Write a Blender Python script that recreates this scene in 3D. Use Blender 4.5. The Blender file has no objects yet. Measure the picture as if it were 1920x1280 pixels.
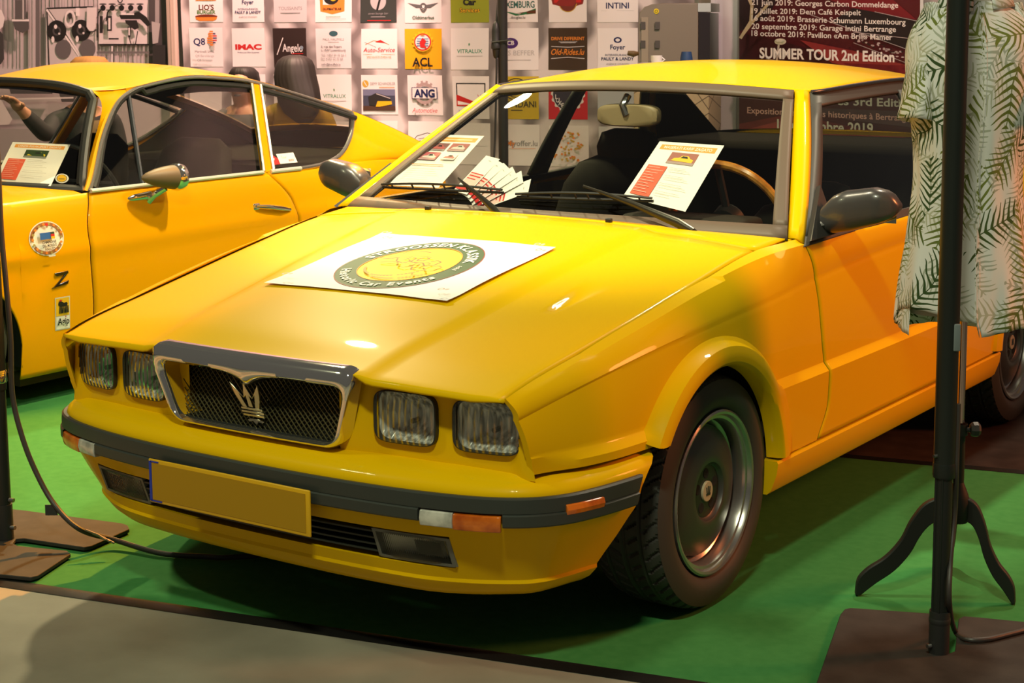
import bpy, bmesh, math, random
import numpy as np
from mathutils import Vector, Matrix

random.seed(7)
SC = bpy.context.scene
COL = SC.collection
PI = math.pi

# ------------------------------------------------------------------ camera
CAM_LOC = np.array([2.674243, -3.574184, 1.447809])
YAW, PITCH, ROLL, FPX = -0.606615, -0.137509, -0.0064605, 3108.951
PPX, PPY = 960.0, 480.0                      # principal point of the lens in the 1920x1280 frame
_f = np.array([math.sin(YAW)*math.cos(PITCH), math.cos(YAW)*math.cos(PITCH), math.sin(PITCH)])
_r0 = np.array([math.cos(YAW), -math.sin(YAW), 0.0]); _u0 = np.cross(_r0, _f)
_c, _s = math.cos(ROLL), math.sin(ROLL)
AX, BX, FX = _c*_r0+_s*_u0, -_s*_r0+_c*_u0, _f
cam_data = bpy.data.cameras.new('camera')
cam_data.sensor_fit = 'HORIZONTAL'; cam_data.sensor_width = 36.0
cam_data.lens = FPX/1920*36.0
cam_data.shift_x = 0.0
cam_data.shift_y = -(640-PPY)/1920.0
cam_data.clip_start = 0.05; cam_data.clip_end = 100
cam_data.dof.use_dof = True; cam_data.dof.focus_distance = 4.9; cam_data.dof.aperture_fstop = 15.0
cam = bpy.data.objects.new('camera', cam_data); COL.objects.link(cam)
cam.matrix_world = Matrix(((AX[0], BX[0], -FX[0], CAM_LOC[0]), (AX[1], BX[1], -FX[1], CAM_LOC[1]),
                           (AX[2], BX[2], -FX[2], CAM_LOC[2]), (0, 0, 0, 1)))
SC.camera = cam

# ------------------------------------------------------------------ world, lamps, exposure
SC.view_settings.view_transform = 'Standard'; SC.view_settings.look = 'None'
SC.view_settings.exposure = 0.0; SC.view_settings.gamma = 1.0; SC.view_settings.use_curve_mapping = False
world = bpy.data.worlds.new('hall_air'); SC.world = world; world.use_nodes = True
_bg = world.node_tree.nodes['Background']
_bg.inputs[0].default_value = (0.60, 0.54, 0.46, 1); _bg.inputs[1].default_value = 0.12

def aim(o, target):
    d = Vector(target)-o.location
    o.rotation_euler = d.to_track_quat('-Z', 'Y').to_euler()

def area_lamp(name, loc, target, sx, sy, power, col):
    l = bpy.data.lights.new(name, 'AREA'); l.shape = 'RECTANGLE'; l.size = sx; l.size_y = sy
    l.energy = power; l.color = col
    o = bpy.data.objects.new(name, l); COL.objects.link(o); o.location = loc; aim(o, target); return o

def spot_lamp(name, loc, target, angle, power, col, radius=0.08, blend=0.3):
    l = bpy.data.lights.new(name, 'SPOT'); l.spot_size = math.radians(angle); l.spot_blend = blend
    l.energy = power; l.color = col; l.shadow_soft_size = radius
    o = bpy.data.objects.new(name, l); COL.objects.link(o); o.location = loc; aim(o, target); return o

LAMPS = [
 # hall lamps hung high over the stand, the last two added as fill
 ('A', 'hall_fill_lamp', (0.9, 3.1, 4.5), (-0.2, 2.2, 0), 0.6, 0.25, 100, (1.0, 0.84, 0.60)),
 ('S', 'hall_fill_lamp', (-3.9, 3.1, 4.4), (-3.3, 1.8, 0.4), 100, 850, (1.0, 0.84, 0.46), .12, .6),
 ('A', 'hall_fill_lamp', (2.3, -3.4, 4.6), (0.7, -0.9, 0.2), 0.45, 0.20, 135, (0.96, 1.0, 0.68)),  # fill lamp added above the camera to brighten the coupe's front
 ('A', 'hall_fill_lamp', (-2.6, -3.4, 4.6), (-1.6, -1.0, 0), 0.5, 0.20, 60, (0.96, 1.0, 0.60)),  # fill lamp added to lift the dark concrete of the aisle
 # truss spotlights on the stand
 ('S', 'truss_spotlight', (-0.2, -0.5, 4.3), (0.0, 0.72, 0.85), 38, 720, (1.0, 0.91, 0.62), .08, .6),
 ('S', 'truss_spotlight', (-0.5, 1.9, 4.2), (-2.6, 1.2, 0.6), 62, 760, (1.0, 0.84, 0.46)),
 ('S', 'truss_spotlight', (-3.3, 3.5, 4.2), (-6.2, 4.1, 1.3), 84, 1150, (1.0, 0.52, 0.46)),
 ('S', 'truss_spotlight', (-0.2, 2.9, 4.0), (-3.2, 5.0, 1.2), 90, 360, (1.0, 0.53, 0.48)),
 ('S', 'truss_spotlight', (1.4, 2.2, 3.9), (-0.8, 4.3, 1.2), 70, 140, (1.0, 0.84, 0.82)),
 ('S', 'truss_spotlight', (4.3, 2.9, 2.5), (0.9, 0.9, 0.40), 44, 700, (1.0, 0.26, 0.08), .45, .8),
 ('S', 'truss_spotlight', (-1.9, 4.0, 4.2), (-1.35, -0.45, 0.0), 26, 3600, (1.0, 0.36, 0.03), .05, .4),
]
for L in LAMPS:
    if L[0] == 'A': area_lamp(*L[1:])
    else: spot_lamp(*L[1:])

# ------------------------------------------------------------------ geometry helpers
def ray(u, v):
    return AX*((u-PPX)/FPX)-BX*((v-PPY)/FPX)+FX
def on(u, v, axis, val):
    d = ray(u, v); t = (val-CAM_LOC[axis])/d[axis]; return CAM_LOC+t*d
def at_depth(u, v, dep):
    return CAM_LOC+ray(u, v)*dep
def on_plane(u, v, p0, n):
    d = ray(u, v); t = np.dot(np.array(p0)-CAM_LOC, n)/np.dot(d, n); return CAM_LOC+t*d

def pch(xs, ys):
    """monotone cubic through points"""
    xs = np.array(xs, float); ys = np.array(ys, float); h = np.diff(xs); d = np.diff(ys)/h
    m = np.zeros(len(xs)); m[0] = d[0]; m[-1] = d[-1]
    for i in range(1, len(xs)-1):
        if d[i-1]*d[i] > 0:
            w1 = 2*h[i]+h[i-1]; w2 = h[i]+2*h[i-1]; m[i] = (w1+w2)/(w1/d[i-1]+w2/d[i])
    def g(x):
        x = min(max(x, xs[0]), xs[-1]); i = int(min(max(np.searchsorted(xs, x)-1, 0), len(h)-1))
        t = (x-xs[i])/h[i]
        return ((1+2*t)*(1-t)**2*ys[i]+t*(1-t)**2*h[i]*m[i]+t*t*(3-2*t)*ys[i+1]+t*t*(t-1)*h[i]*m[i+1])
    return g
def lin(xs, ys):
    return lambda x: float(np.interp(x, xs, ys))
def smooth(a, b, x):
    t = min(max((x-a)/(b-a), 0), 1); return t*t*(3-2*t)
def cr(points, n, closed=False):
    """Catmull-Rom through points"""
    P = [np.array(p, float) for p in points]; out = []; N = len(P)
    segs = N if closed else N-1
    for i in range(segs):
        if closed: p0, p1, p2, p3 = P[(i-1) % N], P[i], P[(i+1) % N], P[(i+2) % N]
        else: p0, p1, p2, p3 = P[max(i-1, 0)], P[i], P[i+1], P[min(i+2, N-1)]
        for k in range(n):
            t = k/n
            out.append(0.5*((2*p1)+(p2-p0)*t+(2*p0-5*p1+4*p2-p3)*t*t+(3*p1-p0-3*p2+p3)*t**3))
    if not closed: out.append(P[-1])
    return out

class MB:
    def __init__(s): s.v = []; s.f = []; s.m = []; s.uv = None
    def add(s, vs, fs, mi=0):
        o = len(s.v); s.v += [tuple(float(c) for c in p) for p in vs]
        for f in fs: s.f.append(tuple(o+i for i in f)); s.m.append(mi)
        return s
    def grid(s, rows, mi=0, cu=False, cv=False):
        R = len(rows); C = len(rows[0]); fs = []
        for i in range(R if cv else R-1):
            for j in range(C if cu else C-1):
                a = i*C+j; b = i*C+(j+1) % C; c = ((i+1) % R)*C+(j+1) % C; d = ((i+1) % R)*C+j
                fs.append((a, b, c, d))
        return s.add([p for r in rows for p in r], fs, mi)
    def box(s, c, d, mi=0, R=None, bev=0):
        x, y, z = d[0]/2, d[1]/2, d[2]/2
        if bev:
            bm = bmesh.new(); bmesh.ops.create_cube(bm, size=1)
            bmesh.ops.scale(bm, vec=d, verts=bm.verts)
            bmesh.ops.bevel(bm, geom=bm.edges[:], offset=bev, segments=3, profile=0.5, affect='EDGES')
            vs = [np.array(v.co) for v in bm.verts]; bm.verts.index_update(); fs = [[v.index for v in f.verts] for f in bm.faces]; bm.free()
        else:
            vs = [np.array(p) for p in ((-x,-y,-z),(x,-y,-z),(x,y,-z),(-x,y,-z),(-x,-y,z),(x,-y,z),(x,y,z),(-x,y,z))]
            fs = [(0,3,2,1),(4,5,6,7),(0,1,5,4),(1,2,6,5),(2,3,7,6),(3,0,4,7)]
        if R is not None: vs = [R@p for p in vs]
        return s.add([p+np.array(c) for p in vs], fs, mi)
    def tube(s, path, r, seg=12, mi=0, closed=False, cap=True, flat=None):
        P = [np.array(p, float) for p in path]; N = len(P); rows = []; up = None
        for i in range(N):
            if closed: t = P[(i+1) % N]-P[i-1]
            else: t = P[min(i+1, N-1)]-P[max(i-1, 0)]
            t = t/(np.linalg.norm(t)+1e-12)
            if up is None:
                a = np.array([0, 0, 1.0]) if abs(t[2]) < .9 else np.array([1.0, 0, 0])
                up = np.cross(t, a); up /= np.linalg.norm(up)
            up = up-t*np.dot(up, t); up /= np.linalg.norm(up)+1e-12
            w = np.cross(t, up); ri = r[i] if hasattr(r, '__len__') else r
            fa = flat if flat else (1, 1)
            rows.append([P[i]+ri*(fa[0]*math.cos(a)*up+fa[1]*math.sin(a)*w) for a in np.linspace(0, 2*PI, seg, endpoint=False)])
        o = len(s.v); s.grid(rows, mi, cu=True, cv=closed)
        if cap and not closed:
            s.f.append(tuple(o+k for k in reversed(range(seg)))); s.m.append(mi)
            s.f.append(tuple(o+(N-1)*seg+k for k in range(seg))); s.m.append(mi)
        return s
    def cyl(s, a, b, r, seg=16, mi=0, r2=None):
        return s.tube([a, b], [r, r if r2 is None else r2], seg, mi)
    def lathe(s, prof, o, axis, seg=32, mi=0, a0=0, a1=2*PI):
        """prof: (radius, height along axis)"""
        axis = np.array(axis, float); axis /= np.linalg.norm(axis)
        a = np.array([0, 0, 1.0]) if abs(axis[2]) < .9 else np.array([0, 1.0, 0])
        e = a-axis*np.dot(a, axis); e /= np.linalg.norm(e); g = np.cross(axis, e)
        full = abs(a1-a0-2*PI) < 1e-6
        an = np.linspace(a0, a1, seg, endpoint=not full)
        rows = [[np.array(o)+axis*h+r*(math.cos(t)*e+math.sin(t)*g) for t in an] for r, h in prof]
        return s.grid(rows, mi, cu=full)
    def prism(s, outline, thick, mi=0):
        """outline: list of 3D points (planar), extruded along vector thick"""
        n = len(outline); th = np.array(thick, float)
        vs = [np.array(p, float) for p in outline]; vs += [p+th for p in vs]
        fs = [tuple(range(n)), tuple(reversed(range(n, 2*n)))]
        fs += [(i, n+i, n+(i+1) % n, (i+1) % n) for i in range(n)]
        return s.add(vs, fs, mi)
    def mirror_x(s, cx=0.0):
        o = len(s.v); s.v += [(2*cx-p[0], p[1], p[2]) for p in s.v]
        nf = len(s.f); s.f += [tuple(o+i for i in reversed(f)) for f in s.f[:nf]]; s.m += s.m[:nf]; return s
    def mirrored(s, cx=0.0):
        t = MB(); t.v = [(2*cx-p[0], p[1], p[2]) for p in s.v]; t.f = [tuple(reversed(f)) for f in s.f]; t.m = list(s.m); return t
    def build(s, name, mats, parent=None, angle=35, merge=1e-5, fix=True, out=None, solid=0, sub=0, bevel=0, uv=None, loc=None):
        me = bpy.data.meshes.new(name); me.from_pydata(s.v, [], s.f)
        if not isinstance(mats, (list, tuple)): mats = [mats]
        for m in mats: me.materials.append(m)
        me.polygons.foreach_set('material_index', s.m)
        if uv is not None:
            lay = me.uv_layers.new(name='UVMap')
            for lp in me.loops: lay.data[lp.index].uv = uv[lp.vertex_index]
        bm = bmesh.new(); bm.from_mesh(me)
        if merge: bmesh.ops.remove_doubles(bm, verts=bm.verts[:], dist=merge)
        bmesh.ops.dissolve_degenerate(bm, dist=1e-7, edges=bm.edges[:])
        if fix: bmesh.ops.recalc_face_normals(bm, faces=bm.faces[:])
        if out is not None:
            d = Vector((0, 0, 0))
            for f in bm.faces: d += f.normal*f.calc_area()
            if d.dot(Vector(out)) < 0: bmesh.ops.reverse_faces(bm, faces=bm.faces[:])
        bm.to_mesh(me); bm.free()
        me.polygons.foreach_set('use_smooth', [True]*len(me.polygons))
        me.set_sharp_from_angle(angle=math.radians(angle))
        o = bpy.data.objects.new(name, me); COL.objects.link(o)
        if parent is not None: attach(o, parent)
        if bevel:
            b = o.modifiers.new('Bevel', 'BEVEL'); b.width = bevel; b.segments = 2; b.limit_method = 'ANGLE'; b.angle_limit = math.radians(40)
        if solid:
            b = o.modifiers.new('Solidify', 'SOLIDIFY'); b.thickness = solid; b.offset = -1
        if sub:
            b = o.modifiers.new('Subsurf', 'SUBSURF'); b.levels = sub; b.render_levels = sub
        return o

def attach(o, p):
    o.parent = p
    w = Matrix.Translation(p.location)
    q = p.parent
    while q is not None:
        q = q.parent
    o.matrix_parent_inverse = w.inverted() if p.type == 'EMPTY' else Matrix.Identity(4)
    return o
def tag(o, label=None, cat=None, group=None, kind=None):
    if label: o['label'] = label
    if cat: o['category'] = cat
    if group: o['group'] = group
    if kind: o['kind'] = kind
    return o
def thing(name, loc, label, cat, group=None):
    o = bpy.data.objects.new(name, None); COL.objects.link(o); o.location = loc; o.empty_display_size = 0.1
    return tag(o, label, cat, group)

# ------------------------------------------------------------------ materials
MATS = {}
def M(name, col, rough=.5, metal=0, coat=0, spec=.5, trans=0, ior=1.45, alpha=1, emit=0):
    if name in MATS: return MATS[name]
    m = bpy.data.materials.new(name); m.use_nodes = True; b = m.node_tree.nodes['Principled BSDF']
    b.inputs['Base Color'].default_value = (*col, 1); b.inputs['Roughness'].default_value = rough
    b.inputs['Metallic'].default_value = metal; b.inputs['Coat Weight'].default_value = coat
    b.inputs['Coat Roughness'].default_value = 0.03
    b.inputs['Specular IOR Level'].default_value = spec; b.inputs['Transmission Weight'].default_value = trans
    b.inputs['IOR'].default_value = ior
    if emit:
        b.inputs['Emission Color'].default_value = (*col, 1); b.inputs['Emission Strength'].default_value = emit
    m.diffuse_color = (*col, 1); MATS[name] = m; return m
def nodes(m):
    t = m.node_tree; return t, t.nodes, t.links, t.nodes['Principled BSDF']
def noise_col(m, a, b, scale, detail=4, bump=0, bscale=None, dist=.002, lo=.35, hi=.65, coords='Object'):
    t, N, L, p = nodes(m)
    tc = N.new('ShaderNodeTexCoord'); no = N.new('ShaderNodeTexNoise'); no.inputs['Scale'].default_value = scale; no.inputs['Detail'].default_value = detail
    L.new(tc.outputs[coords], no.inputs['Vector'])
    r = N.new('ShaderNodeValToRGB'); r.color_ramp.elements[0].position = lo; r.color_ramp.elements[1].position = hi
    r.color_ramp.elements[0].color = (*a, 1); r.color_ramp.elements[1].color = (*b, 1)
    L.new(no.outputs['Fac'], r.inputs['Fac']); L.new(r.outputs['Color'], p.inputs['Base Color'])
    if bump:
        n2 = N.new('ShaderNodeTexNoise'); n2.inputs['Scale'].default_value = bscale or scale*8; n2.inputs['Detail'].default_value = 3
        L.new(tc.outputs[coords], n2.inputs['Vector'])
        bu = N.new('ShaderNodeBump'); bu.inputs['Strength'].default_value = bump; bu.inputs['Distance'].default_value = dist
        L.new(n2.outputs['Fac'], bu.inputs['Height']); L.new(bu.outputs['Normal'], p.inputs['Normal'])
    return m

def glass_mat(name, tint, refl=1.0):
    """thin clear pane: mostly see-through with a mirror-like fresnel reflection"""
    m = bpy.data.materials.new(name); m.use_nodes = True; t = m.node_tree; N = t.nodes; L = t.links
    N.remove(N['Principled BSDF']); out = N['Material Output']
    tr = N.new('ShaderNodeBsdfTransparent'); tr.inputs[0].default_value = (*tint, 1)
    gl = N.new('ShaderNodeBsdfGlossy'); gl.inputs['Roughness'].default_value = 0.01; gl.inputs[0].default_value = (1, 1, 1, 1)
    fr = N.new('ShaderNodeFresnel'); ge = N.new('ShaderNodeNewGeometry')
    io = N.new('ShaderNodeMath'); io.operation = 'MULTIPLY_ADD'; io.inputs[1].default_value = -(1.5-1/1.5); io.inputs[2].default_value = 1.5   # same pane seen from either face
    L.new(ge.outputs['Backfacing'], io.inputs[0]); L.new(io.outputs[0], fr.inputs['IOR'])
    mu = N.new('ShaderNodeMath'); mu.operation = 'MULTIPLY'; mu.inputs[1].default_value = refl
    mx = N.new('ShaderNodeMixShader'); L.new(fr.outputs[0], mu.inputs[0]); L.new(mu.outputs[0], mx.inputs[0])
    L.new(tr.outputs[0], mx.inputs[1]); L.new(gl.outputs[0], mx.inputs[2]); L.new(mx.outputs[0], out.inputs['Surface'])
    MATS[name] = m; return m

YELLOW = M('yellow_paint', (0.78, 0.465, 0.001), .36, 0, .24, .05)
YELLOW.node_tree.nodes['Principled BSDF'].inputs['Coat IOR'].default_value = 1.36
BLACKPL = M('black_plastic', (0.022, 0.022, 0.022), .45)
DARKTRIM = M('dark_grey_trim', (0.05, 0.048, 0.045), .5)
RUBSTRIP = M('charcoal_rubber', (0.035, 0.040, 0.036), .42)
CHROME = M('chrome', (0.82, 0.80, 0.78), .06, .95)
TRIM2 = M('old_chrome', (0.50, 0.48, 0.46), .16, .8)
TRIM = M('bright_trim', (0.80, 0.76, 0.72), .22, .35)
STEEL = M('dull_steel', (0.45, 0.44, 0.43), .28, 1)
RUBBER = M('tyre_rubber', (0.040, 0.039, 0.035), .6)
WELL = M('wheel_well_black', (0.010, 0.011, 0.010), .9)
WHITE = M('white_paper', (0.80, 0.78, 0.76), .6)
INTERIOR = M('dark_cloth_interior', (0.022, 0.019, 0.014), .9, spec=.1)
INTER2 = M('brown_black_leather', (0.024, 0.020, 0.014), .7, spec=.2)
WOOD = M('burr_wood', (0.42, 0.16, 0.02), .25, 0, .8)
noise_col(WOOD, (.30, .09, .01), (.62, .27, .04), 22, 5)
GLASS = glass_mat('clear_pane', (.90, .92, .87))
GLASS_T = glass_mat('tinted_pane', (.80, .82, .76))

# flat lettering ------------------------------------------------------------
_tc = {}
def glyphs(s, bold=0.0, shear=0.0, res=3):
    """flat text as (verts2d, faces, width) with font size 1"""
    k = (s, bold, shear, res)
    if k in _tc: return _tc[k]
    cu = bpy.data.curves.new('tmp', 'FONT'); cu.body = s; cu.size = 1; cu.resolution_u = res; cu.offset = bold; cu.shear = shear
    o = bpy.data.objects.new('tmp', cu); COL.objects.link(o)
    dg = bpy.context.evaluated_depsgraph_get(); me = bpy.data.meshes.new_from_object(o.evaluated_get(dg))
    vs = [(v.co.x, v.co.y) for v in me.vertices]; fs = [tuple(p.vertices) for p in me.polygons]
    bpy.data.objects.remove(o); bpy.data.curves.remove(cu); bpy.data.meshes.remove(me)
    if vs:
        x0 = min(v[0] for v in vs); x1 = max(v[0] for v in vs); vs = [(v[0]-x0, v[1]) for v in vs]; w = x1-x0
    else: w = .3
    _tc[k] = (vs, fs, w); return _tc[k]
# =================================================================== the hall: floor, carpets, far walls
CONC = M('concrete', (.22, .20, .16), .55)
noise_col(CONC, (.165, .15, .115), (.37, .335, .265), 1.6, 6, .25, 60, .001, .3, .7)
fl = MB(); fl.add([(-14, -7, 0), (9, -7, 0), (9, 16, 0), (-14, 16, 0)], [(0, 1, 2, 3)])
tag(fl.build('floor', CONC, out=(0, 0, 1)), kind='structure')
GREEN = M('green_carpet', (.015, .215, .060), .9, spec=.15)
noise_col(GREEN, (.040, .20, .052), (.049, .222, .060), 30, 5, .5, 900, .0012)
def edge(x): return -.871+(x+.86)*.2205       # front edge of the green carpet
def back(x): return 1.62+(x-.785)*.2205
g = MB(); pts = [(-7.5, edge(-7.5), 0), (3.2, edge(3.2), 0), (3.2, back(3.2), 0), (-1.25, back(-1.25), 0), (-1.25, 3.45, 0), (-4.15, 3.35, 0), (-4.2, 2.0, 0), (-7.5, 1.5, 0)]
g.prism(pts, (0, 0, .0015)); tag(g.build('green_carpet', GREEN), 'bright green exhibition carpet lying under both yellow cars', 'carpet')
DKC = M('dark_carpet', (.035, .026, .022), .95, spec=.1)
noise_col(DKC, (.028, .021, .018), (.046, .034, .029), 9, 4, .4, 700, .001)
g = MB(); g.prism([(-1.24, back(-1.24)+.004, 0), (3.2, back(3.2)+.004, 0), (3.2, 3.2, 0), (-.4, 3.4, 0), (-1.24, 3.45, 0)], (0, 0, .0015))
tag(g.build('brown_carpet', DKC), 'dark brown carpet under the rear wheel of the front coupe', 'carpet')
TAPE = M('black_tape', (.012, .011, .010), .30)
g = MB()
for x0, x1 in zip(np.linspace(-7.4, 3.2, 40)[:-1], np.linspace(-7.4, 3.2, 40)[1:]):
    g.add([(x0, edge(x0)-.036, .0015), (x1, edge(x1)-.036, .0015), (x1, edge(x1)-.008, .006), (x0, edge(x0)-.008, .006), (x1, edge(x1)+.012, 0.0045), (x0, edge(x0)+.012, 0.0045)], [(0, 1, 2, 3), (3, 2, 4, 5)])
tag(g.build('carpet_edging', TAPE, merge=1e-4), 'glossy black edging strip along the front of the green carpet', 'edging')
g = MB()
for x0, x1 in zip(np.linspace(-1.2, 3.2, 30)[:-1], np.linspace(-1.2, 3.2, 30)[1:]):
    g.add([(x0, back(x0)-.022, .0025), (x1, back(x1)-.022, .0025), (x1, back(x1)+.02, 0.0045), (x0, back(x0)+.02, 0.0045)], [(0, 1, 2, 3)])
tag(g.build('carpet_joint_tape', TAPE, merge=1e-4), 'black tape over the joint between green and brown carpet', 'tape')
INKS = {}
def ink(c, rough=.55):
    k = tuple(round(x, 3) for x in c)
    if k not in INKS: INKS[k] = M('print_%02x%02x%02x' % tuple(int(255*min(1, x)**.4545) for x in k), k, rough)
    return INKS[k]
BK, WH, RD, YL, GN, NV, OR, GY, BR, PU, CY = (.012, .012, .012), (.80, .78, .77), (.55, .02, .02), (.80, .46, .01), (.02, .28, .12), (.012, .02, .10), (.75, .24, .03), (.30, .30, .30), (.10, .03, .008), (.06, .015, .16), (.22, .30, .36)
GOLD, LG, PK = (.55, .36, .05), (.52, .50, .50), (.62, .36, .33)
class Print:
    """flat printed artwork collected as one mesh with an ink per face; S maps (x right, y down, layer) to 3D"""
    def __init__(s, S): s.S = S; s.mb = MB(); s.cols = []; s.layer = 0
    def mi(s, c):
        if c not in s.cols: s.cols.append(c)
        return s.cols.index(c)
    def poly(s, pts, c):
        s.layer += 1; s.mb.add([s.S(x, y, s.layer) for x, y in pts], [tuple(range(len(pts)))], s.mi(c)); return s
    def rect(s, x0, y0, x1, y1, c, n=1):
        s.layer += 1
        rows = [[s.S(x0+(x1-x0)*i/n, y0+(y1-y0)*j/n, s.layer) for i in range(n+1)] for j in range(n+1)]
        s.mb.grid(rows, s.mi(c)); return s
    def ell(s, cx, cy, rx, ry, c, inner=0, n=28, a0=0, a1=2*PI):
        s.layer += 1; an = np.linspace(a0, a1, n+1)
        if inner:
            s.mb.grid([[s.S(cx+rx*k*math.cos(a), cy+ry*k*math.sin(a), s.layer) for a in an] for k in (inner, 1)], s.mi(c))
        else: s.mb.add([s.S(cx+rx*math.cos(a), cy+ry*math.sin(a), s.layer) for a in an[:-1 if abs(a1-a0-2*PI) < 1e-6 else None]], [tuple(range(n if abs(a1-a0-2*PI) < 1e-6 else n+1))], s.mi(c))
        return s
    def line(s, pts, w, c):
        s.layer += 1; P = [np.array(p, float) for p in pts]
        for a, b in zip(P[:-1], P[1:]):
            d = b-a; d /= np.linalg.norm(d)+1e-9; n = np.array([-d[1], d[0]])*w/2
            s.mb.add([s.S(*(p), s.layer) for p in (a+n, b+n, b-n, a-n)], [(0, 1, 2, 3)], s.mi(c))
        return s
    def text(s, t, cx, base, cap, c, maxw=None, bold=0.0, shear=0.0, align='c', asp=1.0):
        """centred text: baseline y, cap height, all in print units; asp = unit height / unit width"""
        s.layer += 1; vs, fs, w = glyphs(t, bold, shear); k = cap/.70; kx = k*asp
        if maxw: kx = min(kx, maxw/w) if maxw > 0 else -maxw/w
        x0 = cx-(w*kx/2 if align == 'c' else 0)
        s.mb.add([s.S(x0+v[0]*kx, base-v[1]*k, s.layer) for v in vs], fs, s.mi(c)); return s
    def build(s, name, parent=None):
        return s.mb.build(name, [ink(c) for c in s.cols], parent, fix=False, merge=0, angle=60)

# ------------------------------------------------ the long back wall with the printed sponsor banner
WP1 = at_depth(362, 48, 11.0); WP2 = at_depth(1340, 48, 10.0)
WDIR = WP2-WP1; WDIR[2] = 0; WDIR /= np.linalg.norm(WDIR); WN = np.array([WDIR[1], -WDIR[0], 0.0])
if np.dot(WN, CAM_LOC-WP1) < 0: WN = -WN
def wall_ab(u, v):
    p = on_plane(u, v, WP1, WN); d = p-WP1; return float(np.dot(d, WDIR)), float(p[2])
def wave(a, b): return .010*math.sin(a*6.1+b*1.7)+.007*math.sin(a*13.3-b*3.1+1)+.005*math.sin(b*9+a*2)
def wall_pt(a, b, off=0, wav=1):
    return np.array([WP1[0], WP1[1], 0])+WDIR*a+WN*(off+wav*wave(a, b))+np.array([0, 0, b])
WALLP = M('hall_wall_paint', (.34, .30, .29), .8)
wm = MB(); wm.box((0, 0, 0), (1, 1, 1))
def wall_slab(name, a0, a1, b0, b1, off, th, mat):
    m = MB(); m.prism([wall_pt(a, b, off, 0) for a, b in ((a0, b0), (a1, b0), (a1, b1), (a0, b1))], -WN*th); return m.build(name, mat)
tag(wall_slab('wall_back', -5.2, 4.1, 0, 4.2, -.10, .1, WALLP), kind='structure')
a0, _ = wall_ab(343, 50); a1, _ = wall_ab(1322, 50)
SB = thing('sponsor_banner', wall_pt((a0+a1)/2, 0, 0, 0), 'long grey printed banner with rows of square sponsor logos on the back wall', 'banner')
BANM = M('banner_print_grey', (.45, .42, .41), .6)
t_, N_, L_, p_ = nodes(BANM); tc = N_.new('ShaderNodeTexCoord'); wv = N_.new('ShaderNodeTexWave'); wv.inputs['Scale'].default_value = 1.1; wv.inputs['Distortion'].default_value = 9; wv.inputs['Detail'].default_value = 3; wv.inputs['Detail Scale'].default_value = 1.6
L_.new(tc.outputs['Object'], wv.inputs['Vector']); r_ = N_.new('ShaderNodeValToRGB')
r_.color_ramp.elements[0].color = (.20, .18, .175, 1); r_.color_ramp.elements[1].color = (.66, .62, .61, 1); r_.color_ramp.elements[0].position = .05; r_.color_ramp.elements[1].position = .75
L_.new(wv.outputs['Fac'], r_.inputs['Fac']); L_.new(r_.outputs['Color'], p_.inputs['Base Color'])
bn = MB().grid([[wall_pt(a, b) for a in np.linspace(a0, a1, 120)] for b in np.linspace(.25, 2.35, 60)])
bn.build('banner_cloth', BANM, SB, out=WN)

def panel(u0, v0, u1, v1, bg, art, lab=None, asp=None):
    A0, B0 = wall_ab(u0, v0); A1, B1 = wall_ab(u1, v1)
    P = Print(lambda x, y, l: wall_pt(A0+(A1-A0)*x, B0+(B1-B0)*y, .002+.0007*l))
    P.rect(0, 0, 1, 1, bg, 6); asp = abs((B1-B0)/(A1-A0))
    P.asp = asp
    art(P, lambda t, cx, base, cap, c, mw=.92, bold=0, shear=0: P.text(t, cx, base, cap, c, mw, bold, shear, asp=asp))
    o = P.build('logo_panel', SB)
    if lab: o['label'] = lab
    return o
def blank(P, T): pass
# top row, cut by the frame edge
def a_burger(P, T):
    T("LIO'S", .5, .66, .14, BR, .8, .03); T("BURGER", .5, .77, .10, (.05, .18, .02), .72, .03)
    P.ell(.5, .84, .33, .055, (.16, .03, .01)); P.poly([(.18, .86), (.82, .86), (.80, .92), (.70, .96), (.30, .96), (.20, .92)], OR)
    P.ell(.5, .40, .30, .14, OR, a0=PI, a1=2*PI); 
def a_foyer(P, T):
    P.ell(.5, .28, .10, .07, NV, .55); T("Foyer", .5, .50, .11, NV, .8, .02); T("INTERASSURANCES", .5, .66, .05, NV); T("PAULY & LANDY", .5, .76, .075, NV, .9, .02); T("AGENCE STRASSEN", .5, .87, .045, GY)
def a_toussaints(P, T): T("TOUSSAINTS", .5, .66, .09, GY, .92); P.rect(.2, .735, .8, .755, GY)
def a_dup(P, T):
    P.poly([(.12, .05), (.82, .05), (.80, .70), (.47, .78), (.15, .70)], OR); P.rect(.22, .05, .72, .52, WH); P.ell(.45, .35, .20, .16, BK); P.ell(.50, .30, .10, .12, YL)
    T("DUPMATELAS", .47, .66, .06, BK, .58, .02); P.rect(.30, .84, .70, .852, GN); P.rect(.30, .90, .85, .908, GY)
def a_seven(P, T):
    P.ell(.5, .42, .22, .24, (.45, .46, .46)); P.poly([(.40, .22), (.62, .22), (.50, .66), (.44, .66), (.54, .30), (.40, .30)], BK); T("seven lounge bar", .5, .78, .06, GY, .7, 0, .2); P.rect(.3, .835, .7, .855, GY); P.rect(.2, .935, .85, .955, RD)
def a_bus(P, T):
    P.poly([(.08, .46), (.45, .52), (.48, .60), (.30, .60)], (.12, .13, .13)); P.poly([(.92, .46), (.55, .52), (.52, .60), (.70, .60)], (.12, .13, .13)); P.ell(.5, .58, .10, .12, (.12, .13, .13), .6); P.ell(.5, .66, .06, .06, (.12, .13, .13), .6)
    T("Oldtimerbus", .5, .90, .09, (.02, .10, .05), .86, .02)
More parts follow.
